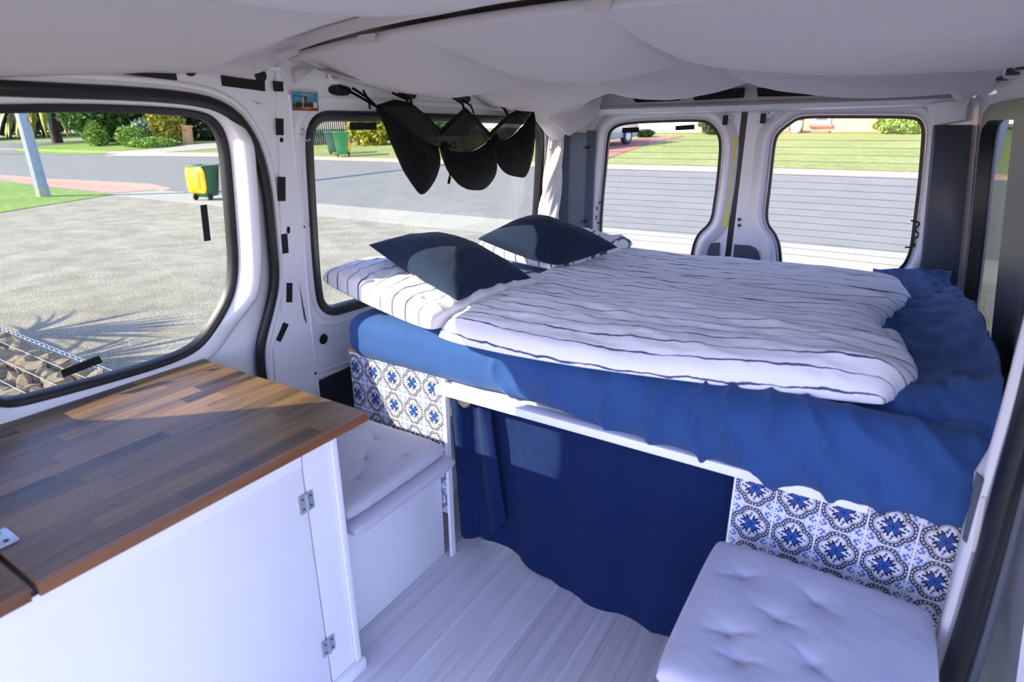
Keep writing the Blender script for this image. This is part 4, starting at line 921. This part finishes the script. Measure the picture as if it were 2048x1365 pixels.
strip_l([(699, 244.5), (752, 245), (752, 260), (698, 260)], 'black tape strip on the bed side window beside the hanging net', -.016, GL)
def strip_r(cs, label):
    o = plate('hook_tape', [rd(*c, -.01) for c in cs], [], RD, -.012, -.009, 'tape'); return tag(o, label, 'tape', GL)
strip_r([(1245, 256), (1278, 254.5), (1278, 265), (1244, 266)], 'black tape strip on the left rear window in front of the parked car')
strip_r([(1351, 252), (1389, 249), (1389, 259), (1351, 261)], 'black tape strip on the left rear window in front of the white garage door')
strip_r([(1231, 486), (1261, 499), (1258, 505), (1230, 495)], 'slanting black tape strip low on the left rear window above the duvet')
# postcard
u0, v0 = lw(583, 182, .009); u1, v1 = lw(636.5, 222.5, .009)
pc = empty('postcard', LW((u0+u1)/2, v1, .01)); tag(pc, 'small colour postcard of a red roofed building stuck on the white pillar', 'postcard')
def pcm(name, col): M[name] = pm(name, col, .35); return name
pcm('print sky', (66, 140, 176)); pcm('print roof', (150, 66, 44)); pcm('print dark', (28, 34, 34)); pcm('print soil', (128, 62, 38)); pcm('print yellow', (206, 176, 40)); pcm('print white', (210, 214, 216)); pcm('print green', (60, 80, 44))
def card(a0, b0, a1, b1, m, wd, nm): return MB().box(u0+(u1-u0)*a0, u0+(u1-u0)*a1, v1+(v0-v1)*b0, v1+(v0-v1)*b1, wd, wd+.0003, LW).build(nm, m, pc)
MB().box(u0-.001, u1+.001, v1-.001, v0+.001, .009, .0098, LW).build('card', 'print white', pc)
card(0, .0, 1, 1, 'print sky', .0098, 'print'); card(0, 0, 1, .17, 'print soil', .0101, 'print'); card(0, .15, 1, .36, 'print green', .0101, 'print'); card(.12, .17, .80, .42, 'print dark', .0103, 'print')
plate('print', [(u0+(u1-u0)*a, v1+(v0-v1)*b) for a, b in ((.12, .42), (.80, .42), (.76, .51), (.22, .51))], [], LW, .0104, .0107, 'print roof', pc)
plate('print', [(u0+(u1-u0)*a, v1+(v0-v1)*b) for a, b in ((.03, .76), (.50, .70), (.50, .74), (.03, .79))], [], LW, .0104, .0107, 'print dark', pc)
card(.46, .53, .55, .76, 'print dark', .0105, 'print'); card(.39, .17, .415, .72, 'print white', .0105, 'print'); card(.05, .17, .065, .76, 'print dark', .0105, 'print'); card(.88, .2, .89, .97, 'print dark', .0105, 'print'); card(.80, .17, .95, .45, 'print white', .0103, 'print'); card(.30, .155, .78, .185, 'print yellow', .0106, 'print')
def text(s, a, b, size, m):
    cu = bpy.data.curves.new('lettering', 'FONT'); cu.body = s; cu.size = size; cu.align_x = 'CENTER'; cu.extrude = .0001
    o = bpy.data.objects.new('tmp', cu); COL.objects.link(o); dg = bpy.context.evaluated_depsgraph_get(); me = bpy.data.meshes.new_from_object(o.evaluated_get(dg)); bpy.data.objects.remove(o)
    for v in me.vertices: v.co = LW(u0+(u1-u0)*a+v.co.x, v1+(v0-v1)*b+v.co.y, .0108+v.co.z)
    me.materials.clear(); link('lettering', me, m, pc)
text('Information Centre', .58, .86, .0050, 'print yellow')
for a0, a1, b0 in ((.38, .46, .79), (.48, .55, .79), (.57, .66, .79), (.46, .52, .08), (.55, .64, .08)): card(a0, b0, a1, b0+.045, 'print yellow', .0107, 'print')
fin(pc)
# wall hook
hu, hv = lw(602, 263, .0)
hk = empty('wall_hook', LW(hu, hv, .0)); tag(hk, 'clear suction wall hook with a metal hook on the white pillar', 'hook')
lathe('suction_cup', [(.012, 0), (.011, .002), (.005, .006), (.003, .010)], 'steel', hk, 16, LW(hu, hv, .001), 'x')
tube('hook', chaikin([LW(hu, hv+.004, .012), LW(hu, hv-.012, .012), LW(hu+.001, hv-.022, .014), LW(hu+.007, hv-.028, .022), LW(hu+.012, hv-.020, .024)], 3, False), .0016, 'steel', hk, 8); fin(hk)
# sticker on glass
st = plate('glass_sticker', [lw(*p, DW-.018) for p in [(258, 684), (278, 679), (280, 688), (260, 693)]], [], LW, DW-.018, DW-.0172, 'white_paint'); tag(st, 'small white paper sticker low on the sliding door glass', 'sticker')

# ================================================================== OUTSIDE
GY = [-60, 9.7, 11.5, 11.6, 18.1, 18.25, 18.45, 33, 60, 160]; GZ = [-.60, -.60, -.60, -.66, .17, .28, .30, 1.20, 1.55, 2.2]
def G(y): return float(np.interp(y, GY, GZ))
def hit(px, py, dz=0.0):
    r = ray(px, py); lo, hi = .5, 400.0
    f = lambda t: CAM[2]+t*r[2]-G(CAM[1]+t*r[1])-dz
    t = lo
    while t < hi and f(t) > 0: t *= 1.02
    a, b = t/1.02, t
    for _ in range(40):
        m = (a+b)/2
        if f(m) > 0: a = m
        else: b = m
    return CAM+b*r
def at(px, d):
    """ground point in the direction of a photo column at horizontal distance d"""
    r = ray(px, 262); h = math.hypot(r[0], r[1]); p = CAM+r*d/h; return np.array([p[0], p[1], G(p[1])])
def ground(name, m, y0, y1, label, x0=-150, x1=70):
    ys = [y0]+[y for y in GY if y0 < y < y1]+[y1]; xs = np.linspace(x0, x1, 12)
    P = np.array([[(x, y, G(y)) for y in ys] for x in xs]); o = gridmesh(name, P, m, None, smooth=False); return struct(o, label)
def draped(name, m, poly, label, dz=.012, kind='structure'):
    """flat patch of paving or turf lying on the ground; outline given as photo points on the ground"""
    L = [Vector((p[0], p[1], 0)) for p in poly]; tri = geometry.tessellate_polygon([L]); bm = bmesh.new(); bv = [bm.verts.new(v) for v in L]
    for t in tri:
        try: bm.faces.new([bv[i] for i in t])
        except ValueError: pass
    for yb in GY[1:-1]: bmesh.ops.bisect_plane(bm, geom=bm.verts[:]+bm.edges[:]+bm.faces[:], plane_co=(0, yb, 0), plane_no=(0, 1, 0))
    for v in bm.verts: v.co.z = G(v.co.y)+dz
    bmesh.ops.recalc_face_normals(bm, faces=bm.faces[:])
    for f in bm.faces:
        if f.normal.z < 0: f.normal_flip()
    me = bpy.data.meshes.new(name); bm.to_mesh(me); bm.free(); return struct(link(name, me, m), label)
ground('ground_gravel', 'gravel', -60, 9.7, 'pale crushed limestone yard outside the van')
ground('ground_footpath', 'concrete', 9.7, 11.5, 'pale concrete footpath along the near side of the street')
ground('ground_kerb', 'concrete', 11.5, 11.6, 'near kerb edge of the street')
ground('ground_road', 'asphalt', 11.6, 18.1, 'grey asphalt street behind the van')
ground('ground_far_kerb', 'pinkcrete', 18.1, 18.45, 'pink concrete kerb on the far side of the street')
ground('ground_lawn', 'lawn', 18.45, 160, 'mown lawn rising on the far side of the street')
H = lambda pts, dz=0: [hit(*p) for p in pts]
draped('ground_grass_patch', 'lawn2', H([(-60, 352), (70, 372), (150, 381), (228, 389), (150, 402), (0, 426), (-90, 440)]), 'patch of green turf around the timber pole')
draped('ground_pink_apron', 'pinkcrete', H([(-60, 345), (100, 358), (300, 368), (345, 378), (228, 387), (150, 380), (70, 371), (-60, 351)]), 'pink concrete apron between the turf patch and the street', .010)
draped('ground_left_lawn', 'lawn2', H([(26, 302), (60, 296), (180, 281), (380, 284), (330, 295), (200, 308), (120, 309), (60, 306)]), 'green lawn island in front of the shrub bed')
draped('ground_drive', 'concrete', H([(205, 312.5), (330, 297), (440, 283), (620, 276), (620, 284), (460, 295), (330, 308), (480, 306), (520, 311.5)]), 'pale concrete driveway beside the letterbox', .014)
draped('ground_side_street', 'asphalt', H([(-80, 288), (180, 281), (60, 296.5), (26, 302), (60, 308), (-80, 312)]), 'grey side street curving away past the lawn', .016)
draped('ground_paved_drive', 'brickpave', H([(1100, 300), (1214, 283), (1252, 279), (1354, 272.5), (1370, 272.5), (1309, 285), (1255, 303), (1190, 330), (1120, 336)]), 'pink brick driveway leading to the white garage door')
draped('ground_verge_path', 'pinkcrete', H([(560, 279), (720, 283), (720, 288), (560, 284)]), 'narrow pink path in front of the dark fence')
# --- bins
def bin_(loc, rz, sc, body, lid, label, group, lid_open=True, red=False):
    r = empty('wheelie_bin', loc); tag(r, label, 'bin', group); r.rotation_euler = (0, 0, rz); r.scale = (sc, sc, sc)
    b = []; 
    for z, wx, wy in ((.10, .20, .22), (.30, .22, .26), (.95, .28, .34), (.95, .305, .37), (1.0, .305, .37), (1.0, .28, .34), (.90, .265, .32)): b.append([(-wx, -wy, z), (wx, -wy, z), (wx, wy, z), (-wx, wy, z)])
    mb = MB(); vs = [p for rr_ in b for p in rr_]; fs = []
    for i in range(len(b)-1):
        for j in range(4): k = (j+1) % 4; fs.append((i*4+j, i*4+k, (i+1)*4+k, (i+1)*4+j))
    fs += [(3, 2, 1, 0), tuple(range(len(vs)-4, len(vs)))]
    mb.add(vs, fs).build('body', body, r, bev=.012)
    for s in (-1, 1):
        lathe('wheel', [(.04, -.025), (.095, -.025), (.10, -.015), (.10, .015), (.095, .025), (.04, .025)], 'tyre', r, 20, (s*.235, .24, .10), 'x')
    tube('axle', [(-.24, .24, .10), (.24, .24, .10)], .012, 'darksteel', r, 6); tube('handle', [(-.26, .42, .97), (.26, .42, .97)], .016, body, r, 8)
    for s in (-1, 1): boxo('handle_arm', body, r, s*.22-.02, s*.22+.02, .34, .42, .95, .985)
    if lid_open:   # lid hanging down behind
        P = np.array([[(x, .45-.05*math.cos(x*4)+.02*abs(t-.5), .95-t*.74) for x in np.linspace(-.30, .30, 14)] for t in np.linspace(0, 1, 14)])
        for i, t in enumerate(np.linspace(-1, 1, 14)):
            for j, x in enumerate(np.linspace(-1, 1, 14)): P[i, j, 0] *= 1-.22*max(0, abs(t)-.5)**2*4; P[i, j, 1] += .035*(1 if (abs(t) < .75 and abs(x) < .75) else 0)
        l = gridmesh('lid', P, lid, r, thick=.03); l['label'] = 'lid hanging open'
        P2 = MB().box(-.13, .13, .455, .475, .36, .82).build('lid_panel', lid, l, bev=.006)
    else:
        MB().box(-.31, .31, -.38, .40, 1.0, 1.05).build('lid', lid, r, bev=.02)
    return r
b1 = hit(415, 400); bin_((b1[0]-.1, b1[1]+.1, b1[2]+.0), math.radians(204), 1.0, 'bin_mid', 'bin_yellow', 'green wheelie bin with its yellow lid hanging open beside the footpath', 'wheelie bins on the near footpath')
b1b = at(462, math.hypot(b1[0], b1[1])+.3); bin_(tuple(b1b), math.radians(150), .95, 'grey_strip', 'red', 'grey wheelie bin with a red lid just behind the window seal', 'wheelie bins on the near footpath')
b2 = hit(686, 314); bin_(tuple(b2), math.radians(40), 1.0, 'bin_green', 'bin_yellow', 'bright green wheelie bin on the far verge in front of the golden hedge', 'wheelie bins on the far verge')
b3 = hit(669, 309); bin_(tuple(b3), math.radians(32), .93, 'bin_dark', 'bin_dark', 'dark green wheelie bin on the far verge in front of the steel fence', 'wheelie bins on the far verge', False)
# --- pole
pb = hit(88, 394); ph = np.array(lw(25, 222)); 
pole = empty('timber_pole', tuple(pb)); tag(pole, 'pale grey octagonal timber pole standing in the turf patch', 'pole')
r_top = ray(22, 220); ptop = CAM+r_top*(math.hypot(pb[0], pb[1])/math.hypot(r_top[0], r_top[1])); dirp = ptop-pb
lathe('shaft', [(.19, 0), (.175, 2.5), (.15, 6.0), (.14, 8.5)], 'pole', pole, 8, pb, sharp=20)
lathe('base_band', [(.20, -.02), (.20, .34)], 'concrete', pole, 8, pb, sharp=20)
boxo('marker', 'bin_yellow', pole, pb[0]+.155, pb[0]+.17, pb[1]+.10, pb[1]+.16, pb[2]+2.2, pb[2]+2.36); fin(pole)
# the pole really leans: shear the two meshes about its foot towards the top sight line
for o in pole.children:
    for v in o.data.vertices:
        h = v.co.z-pb[2]; v.co.x += dirp[0]/dirp[2]*h*.10; v.co.y += dirp[1]/dirp[2]*h*.10
# --- gabion
gz = .02; ga = onz(0, 662, gz); gb = onz(232, 748, gz)
gy1 = (ga[1]+gb[1])/2; gx1 = gb[0]+.35; gx0 = -7.5; gy0 = gy1-.80
gab = empty('gabion', ((gx0+gx1)/2, (gy0+gy1)/2, -.6)); tag(gab, 'wire gabion basket filled with limestone rocks beside the gravel yard', 'gabion')
def rock_mesh(seed, n=2):
    bm = bmesh.new(); bmesh.ops.create_icosphere(bm, subdivisions=n, radius=1)
    for v in bm.verts:
        c = v.co; f = 1+.34*float(vn(c.x*1.9+seed*3.1, c.y*1.9+c.z*1.3, seed))+.22*float(vn(c.x*4+seed, c.z*4+c.y*2, seed+5)); v.co = c*f; v.co = Vector([max(-.72, min(.72, q)) for q in v.co])
    me = bpy.data.meshes.new('rock'); bm.to_mesh(me); bm.free(); me.materials.append(M['rock']); return me
RM = [rock_mesh(i, 2) for i in range(8)]
rr = random.Random(4); cnt = 0
def put_rock(x, y, z, s, parent):
    o = bpy.data.objects.new('rock', RM[rr.randrange(8)]); COL.objects.link(o); o.parent = parent; o.location = (x, y, z); o.rotation_euler = (rr.uniform(0, 6), rr.uniform(0, 6), rr.uniform(0, 6)); o.scale = (s*rr.uniform(.8, 1.3), s*rr.uniform(.7, 1.1), s*rr.uniform(.6, .95)); return o
y = gy1-.06
while y > gy0-.02:
    x = gx1-.05
    while x > -5.4:
        s = rr.uniform(.06, .10); put_rock(x+rr.uniform(-.02, .02), y+rr.uniform(-.02, .02), gz-.055+rr.uniform(-.02, .015), s, gab); cnt += 1; x -= s*1.45
    y -= .115
boxo('fill', 'rock', gab, gx0, gx1-.06, gy0+.04, gy1-.04, -.62, gz-.07)
z = gz-.16
while z > -.6:
    y = gy0
    while y < gy1 and cnt < 295: put_rock(gx1-.03, y, z, .06, gab); cnt += 1; y += .11
    z -= .11
wires = MB()
def wire(p, q, r=.0022):
    p, q = np.array(p, float), np.array(q, float); d = q-p; d /= np.linalg.norm(d); u = np.cross(d, (0, 0, 1)); 
    u = np.array([1., 0, 0]) if np.linalg.norm(u) < .1 else u/np.linalg.norm(u); v = np.cross(d, u)
    vs = [c+r*(math.cos(a)*u+math.sin(a)*v) for c in (p, q) for a in (0, 2.094, 4.189)]; wires.add(vs, [(0, 1, 4, 3), (1, 2, 5, 4), (2, 0, 3, 5)])
for k in range(int((gy1-gy0)/.13)+1): wire((gx0, gy1-k*.13, gz+.022), (gx1, gy1-k*.13, gz+.022), .0026)
for k in range(int((gx1-gx0)/.10)+1): wire((gx1-k*.10, gy0, gz+.018), (gx1-k*.10, gy1, gz+.018), .0009); wire((gx1-k*.10, gy1, gz), (gx1-k*.10, gy1, -.6), .0025)
for k in range(6): wire((gx0, gy1, gz-k*.1), (gx1, gy1, gz-k*.1), .0025); wire((gx1, gy0, gz-k*.1), (gx1, gy1, gz-k*.1), .0025)
wires.build('wire_mesh', 'wire', gab)['kind'] = 'stuff'
P = np.array([(x, gy1+.012*math.cos(x*90), gz+.012+.012*math.sin(x*90)) for x in np.arange(gx0, gx1, .009)]); sweep('edge_coil', P, ell(.003, .003, 4), (0, 0, 1), 'wire', gab, closed=False)
fin(gab)
# --- spiky plants behind the basket whose shadows fall on the gravel
def spiky(x, y, z, n, L, label, seed):
    r = empty('yucca', (x, y, -.6)); tag(r, label, 'plant', 'yuccas beside the gabion'); q = random.Random(seed)
    lathe('trunk', [(.09, -.6), (.07, z)], 'bark', r, 10, (x, y, 0))
    for k in range(n):
        a = q.uniform(0, 2*PI); e = q.uniform(.15, 1.35); l = L*q.uniform(.7, 1.05); S = np.linspace(0, 1, 7); pts = []
        for s in S:
            rad = l*s*math.cos(e)*(1+.1*s); zz = z+l*s*math.sin(e)-.25*l*s*s*math.cos(e); pts.append((x+rad*math.cos(a), y+rad*math.sin(a), zz))
        wv = np.array([-math.sin(a), math.cos(a), 0])*.042; wd = [1, 1.1, 1, .85, .6, .3, .02]
        gridmesh('leaf', np.array([[np.array(p)-wv*w_, np.array(p)+np.array([0, 0, -.006]), np.array(p)+wv*w_] for p, w_ in zip(pts, wd)]), 'leaf_mid', r)
    return fin(r)
spiky(-8.5, .62, .50, 46, 1.05, 'tall yucca with stiff leaves behind the gabion end', 5)
spiky(-7.3, .40, .45, 46, 1.0, 'yucca with stiff leaves beside the gabion front', 6)
spiky(-6.3, .25, .30, 40, .9, 'low yucca with stiff leaves near the gabion corner', 8)
# --- foliage
def foliage(name, c, rad, n, leaf, m, parent, seed, lo=-1, hollow=.45):
    q = np.random.RandomState(seed); d = q.normal(size=(n, 3)); d /= np.linalg.norm(d, axis=1)[:, None]; d[:, 2] = np.maximum(d[:, 2], lo)
    rr_ = (hollow+(1-hollow)*q.rand(n)**.6)*(1+.18*vn(d[:, 0]*3+seed, d[:, 1]*3+d[:, 2]*3, seed)); P = d*rr_[:, None]*np.array(rad)+np.array(c)
    a = q.normal(size=(n, 3)); a /= np.linalg.norm(a, axis=1)[:, None]; b = np.cross(a, q.normal(size=(n, 3))); b /= np.linalg.norm(b, axis=1)[:, None]
    s = leaf*(.6+.8*q.rand(n))[:, None]; V = np.stack([P-a*s, P+b*s*.5, P+a*s, P-b*s*.5], 1).reshape(-1, 3)
    me = bpy.data.meshes.new(name); me.vertices.add(4*n); me.vertices.foreach_set('co', V.ravel()); me.loops.add(4*n); me.loops.foreach_set('vertex_index', np.arange(4*n)); me.polygons.add(n); me.polygons.foreach_set('loop_start', np.arange(n)*4); me.update(calc_edges=True); me.validate()
    o = link(name, me, m, parent); o['kind'] = 'stuff'; return o
def bush(name, px, d, wdt, hgt, m, label, seed, n=2500, leaf=.12, group=None, trunk=True, lift=0.0, cat='bush', dep=None):
    p = at(px, d); r = empty(name, tuple(p)); tag(r, label, cat, group)
    if trunk: lathe('trunk', [(.06*wdt**.5+.03, -.1), (.05*wdt**.5+.02, hgt*.6+lift)], 'bark', r, 8, p)
    foliage('foliage', (p[0], p[1], p[2]+lift+hgt*.48), (wdt/2, (dep or wdt)/2, hgt*.55), n, leaf, m, r, seed, -.85); return fin(r)
TB = 'trees across the street'; SB = 'shrubs in the rock edged bed'
bush('tree', 15, 82, 15, 9, 'leaf_dark', 'broad dark tree shading the park lawn behind the timber pole', 1, 9000, .45, TB, True, .7, 'tree')
bush('tree', 88, 80, 10, 8, 'leaf_dark', 'dark park tree between the timber pole and the drooping palm', 2, 7000, .4, TB, True, .9, 'tree')
bush('tree', 160, 92, 14, 9, 'leaf_mid', 'wide park tree far behind the drooping palm', 3, 8000, .45, TB, True, .8, 'tree')
bush('tree', 205, 52, 5.5, 6.5, 'leaf_mid', 'leafy green tree beside the drooping palm', 4, 4500, .22, TB, True, .3, 'tree')
bush('tree', 262, 56, 8, 7, 'leaf_dark', 'dark broad tree behind the clipped round bush', 5, 5000, .25, TB, True, .2, 'tree')
bush('tree', 420, 50, 9, 6, 'leaf_dark', 'dark dense hedge tree behind the letterbox', 6, 6000, .25, TB, True, .0, 'tree')
bush('bush', 262, 46, 1.9, 1.25, 'leaf_bright', 'clipped round bright green bush in the rock edged bed', 7, 1800, .08, SB)
bush('bush', 298, 47, 2.2, 1.7, 'leaf_grey', 'grey green bush between the round bush and the golden conifer', 8, 1800, .10, SB)
bush('bush', 333, 46, 2.0, 3.4, 'leaf_gold', 'tall golden green conifer bush beside the letterbox', 9, 3500, .12, SB)
bush('bush', 305, 44.5, 2.8, .6, 'leaf_bright', 'low bright ground cover behind the edging rocks', 10, 1600, .08, SB, False)
bush('bush', 192, 50, 1.4, 1.6, 'leaf_bright', 'small yellow green shrub under the leafy tree', 11, 1000, .10, SB)
# palm
pp_ = at(110, 60); pal = empty('palm', tuple(pp_)); tag(pal, 'palm with long drooping fronds across the side street', 'palm')
lathe('trunk', [(.38, -.1), (.34, 1.2), (.45, 3.0), (.5, 3.6)], 'bark', pal, 12, pp_)
for k in range(26):
    a = 2*PI*k/26+.1*(k % 3); l = 2.9+.5*(k % 4); S = np.linspace(0, 1, 9); vs = []; 
    C_ = [pp_+np.array([math.cos(a)*l*s*.9, math.sin(a)*l*s*.9, 3.5+.9*math.sin(s*2.2)-3.4*s**2.4]) for s in S]; wv = np.array([-math.sin(a), math.cos(a), 0])
    gridmesh('frond', np.array([[c-wv*.34*math.sin(PI*(.1+.9*s))**.6-np.array([0, 0, .45*s]), c, c+wv*.34*math.sin(PI*(.1+.9*s))**.6-np.array([0, 0, .45*s])] for c, s in zip(C_, S)]), 'leaf_gold' if k % 3 else 'leaf_grey', pal)
fin(pal)
# edging rocks
for k, px in enumerate((238, 251, 276, 290, 304, 318, 330, 345, 357)):
    p = hit(px, 284.5+.3*(k % 3)); s = .28+.06*(k % 3); o = bpy.data.objects.new('edging_rock', RM[k % 8]); COL.objects.link(o); o.location = (p[0], p[1], p[2]+s*.4); o.scale = (s*1.3, s*.9, s*.7); o.rotation_euler = (0, 0, k*1.3)
    tag(o, 'limestone edging rock along the front of the shrub bed', 'rock', 'edging rocks of the shrub bed')
# letterbox
lp_ = hit(377, 288); lb = empty('letterbox', tuple(lp_)); tag(lb, 'sand coloured pillar letterbox at the driveway corner', 'letterbox'); lb.rotation_euler = (0, math.radians(4), math.radians(30))
boxo('pillar', 'lbox', lb, -.22, .22, -.22, .22, -.05, 1.02); boxo('cap', 'lbox', lb, -.28, .28, -.28, .28, 1.02, 1.14, bev=.02); boxo('plinth', 'concrete', lb, -.25, .25, -.25, .25, -.06, .08); boxo('slot', 'black', lb, -.12, .12, -.226, -.22, .82, .87)
# fence and hedge seen through the bed side window
fa, fb = at(560, 36), at(706, 36.5); fn = empty('steel_fence', tuple((fa+fb)/2)); tag(fn, 'dark green corrugated steel fence behind the verge', 'fence')
nseg = 34
for k in range(nseg):
    f0, f1 = k/nseg, (k+1)/nseg-.004; a = fa+(fb-fa)*f0; b = fa+(fb-fa)*f1; z0 = min(a[2], b[2])-.1; dd = (fb-fa)/np.linalg.norm(fb-fa); nn = np.array([dd[1], -dd[0], 0])*.04
    vs = [a, a*.75+b*.25+nn, a*.25+b*.75+nn, b]; V = [(p[0], p[1], z) for z in (z0, z0+2.3) for p in vs]; MB().add(V, [(0, 1, 5, 4), (1, 2, 6, 5), (2, 3, 7, 6)]).build('fence_sheet', 'fence', fn)
tube('fence_rail', [fa+np.array([0, 0, 2.25]), fb+np.array([0, 0, 2.25])], .04, 'fence', fn, 6); fin(fn)
bush('hedge', 742, 33.5, 3.2, 2.5, 'leaf_gold', 'golden green hedge behind the wheelie bins on the verge', 15, 5000, .14, None, True, 0, 'hedge', 1.6)
bush('hedge', 860, 40, 9, 4.5, 'leaf_mid', 'green hedge seen behind the black hanging net', 16, 5000, .25, None, True, 0, 'hedge', 3)
# parked car
ca = hit(1062, 313); cb = hit(1275, 281)
ca = np.array([ca[0]-.2, ca[1]+.6, 0]); dcar = cb-ca; ang = math.atan2(dcar[1], dcar[0])
cm = (ca+np.array([cb[0], cb[1], 0]))/2; car = empty('parked_car', (cm[0], cm[1], G(cm[1]))); tag(car, 'silver car parked on the pink brick driveway', 'car'); car.rotation_euler = (0, -math.atan2(G(cb[1])-G(ca[1]), np.hypot(*dcar[:2])), ang)
out = [(-2.2, .45), (-2.2, .80), (-1.95, .98), (-1.0, 1.08), (-.35, 1.62), (1.1, 1.66), (1.9, 1.12), (2.2, 1.0), (2.25, .45), (2.1, .28), (-2.1, .28)]
def prism(name, out, w_, m, par, y0=0, bev=.04):
    n = len(out); vs = [(x, y0-w_, z) for x, z in out]+[(x, y0+w_, z) for x, z in out]; return MB().add(vs, [tuple(range(n)), tuple(range(n, 2*n))[::-1]]+[(i, i+n, (i+1) % n+n, (i+1) % n) for i in range(n)]).build(name, m, par, bev=bev)
bd = prism('body', out, .88, 'car', car)
for s in (-1, 1): 
    prism('side_window', [(-.9, 1.10), (-.32, 1.54), (.35, 1.57), (.35, 1.10)], .005, 'dark_win', car, s*.885, 0); prism('side_window', [(.45, 1.10), (.45, 1.57), (1.05, 1.58), (1.6, 1.12)], .005, 'dark_win', car, s*.885, 0)
    for x in (-1.4, 1.4): wh = lathe('wheel', [(.12, -.1), (.30, -.1), (.33, -.07), (.33, .07), (.30, .1), (.12, .1)], 'tyre', car, 20, (x, s*.82, .33), 'y'); lathe('hubcap', [(.19, -.11), (.19, .11)], 'steel', wh, 14, (x, s*.82, .33), 'y')
MB().add([(-.98, -.78, 1.10), (-.98, .78, 1.10), (-.40, .74, 1.60), (-.40, -.74, 1.60)], [(0, 1, 2, 3)]).build('windscreen', 'dark_win', car)
boxo('bumper', 'rubber', car, -2.26, -2.15, -.86, .86, .32, .55, bev=.02)
# --- house
YH = 33.0; zH = G(YH)
def hx(px, y=YH): r = ray(px, 265); return (CAM+r*(y/r[1]))[0]
hs = empty('brick_house', (hx(1600), YH, zH)); tag(hs, 'cream brick house with white framed window beyond the far lawn', 'house')
boxo('wall', 'brick', hs, hx(1605), hx(1762), YH, YH+.3, zH-.4, zH+2.7); boxo('wall', 'brick', hs, hx(1480), hx(1579), YH-.4, YH+.3, zH-.4, zH+2.7); boxo('wall', 'brick', hs, hx(1400), hx(1410), YH-.6, YH-.2, zH-.4, zH+2.7)
boxo('porch_wall', 'brickpave', hs, hx(1575), hx(1608), YH+1.2, YH+1.5, zH-.4, zH+2.7); boxo('porch_floor', 'brickpave', hs, hx(1545), hx(1660), YH-.6, YH+1.2, zH-.5, zH+.05)
boxo('side_wall', 'brick', hs, hx(1762, YH+3), hx(1960, YH+3), YH+3, YH+3.3, zH-.3, zH+2.8)
wx0, wx1 = hx(1621), hx(1658)
wn_ = boxo('window', 'white_paint', hs, wx0, wx1, YH-.08, YH, zH+.32, zH+2.1); boxo('pane', 'dark_win', wn_, wx0+.16, wx1-.16, YH-.10, YH-.08, zH+.5, zH+1.95); boxo('sill', 'brickpave', wn_, wx0-.1, wx1+.1, YH-.14, YH, zH+.2, zH+.32)
for a, b in ((1780, 1806), (1810, 1822), (1826, 1850)): w2 = boxo('window', 'white_paint', hs, hx(a, YH+3), hx(b, YH+3), YH+2.94, YH+3, zH+.5, zH+2.0); boxo('pane', 'dark_win', w2, hx(a, YH+3)+.08, hx(b, YH+3)-.08, YH+2.92, YH+2.94, zH+.58, zH+1.92)
gd = empty('garage', (hx(1345), YH, zH)); tag(gd, 'white panel garage door at the end of the brick driveway', 'garage')
for k in range(5): boxo('door_panel', 'white_paint', gd, hx(1291), hx(1399), YH+.0, YH+.08, zH-.1+k*.5, zH-.1+(k+1)*.5-.015)
boxo('wall', 'white_paint', gd, hx(1100), hx(1290), YH+.1, YH+.4, zH-.4, zH+2.7); boxo('lintel', 'brick', gd, hx(1291), hx(1400), YH+.02, YH+.3, zH+2.4, zH+2.8)
fin(gd)
rf = MB(); xa, xb = hx(1080), hx(1980); rf.add([(xa, YH-1.0, zH+2.7), (xb, YH-1.0, zH+2.7), (xb, YH+5, zH+4.9), (xa, YH+5, zH+4.9), (xa, YH+11, zH+2.7), (xb, YH+11, zH+2.7)], [(0, 1, 2, 3), (3, 2, 5, 4), (0, 3, 4), (1, 5, 2), (0, 4, 5, 1)]); rf.build('roof', 'roof', hs)
fin(hs)
pt = np.array([hx(1591, YH-.9), YH-.9, G(YH-.9)]); po = empty('garden_pot', tuple(pt)); tag(po, 'round white glazed pot beside the porch of the brick house', 'pot'); lathe('pot', [(.12, 0), (.20, .08), (.26, .30), (.25, .46), (.28, .5), (.28, .54), (.24, .54)], 'pot', po, 24, pt); foliage('foliage', pt+np.array([0, 0, .58]), (.2, .2, .10), 200, .06, 'leaf_bright', po, 3); fin(po)
bush('hedge', 1812, 31.5, 2.6, .95, 'leaf_bright', 'clipped green hedge in front of the side windows of the brick house', 18, 3500, .08, None, True, 0, 'hedge', 1.0)
bush('bush', 1425, 32.2, 1.2, 1.1, 'leaf_dark', 'dark shrub with red flowers between garage and house', 19, 1200, .08, None)
bush('bush', 1290, 31.5, .9, .35, 'leaf_dark', 'low dark garden bed shrub beside the garage', 20, 900, .08, None, False)
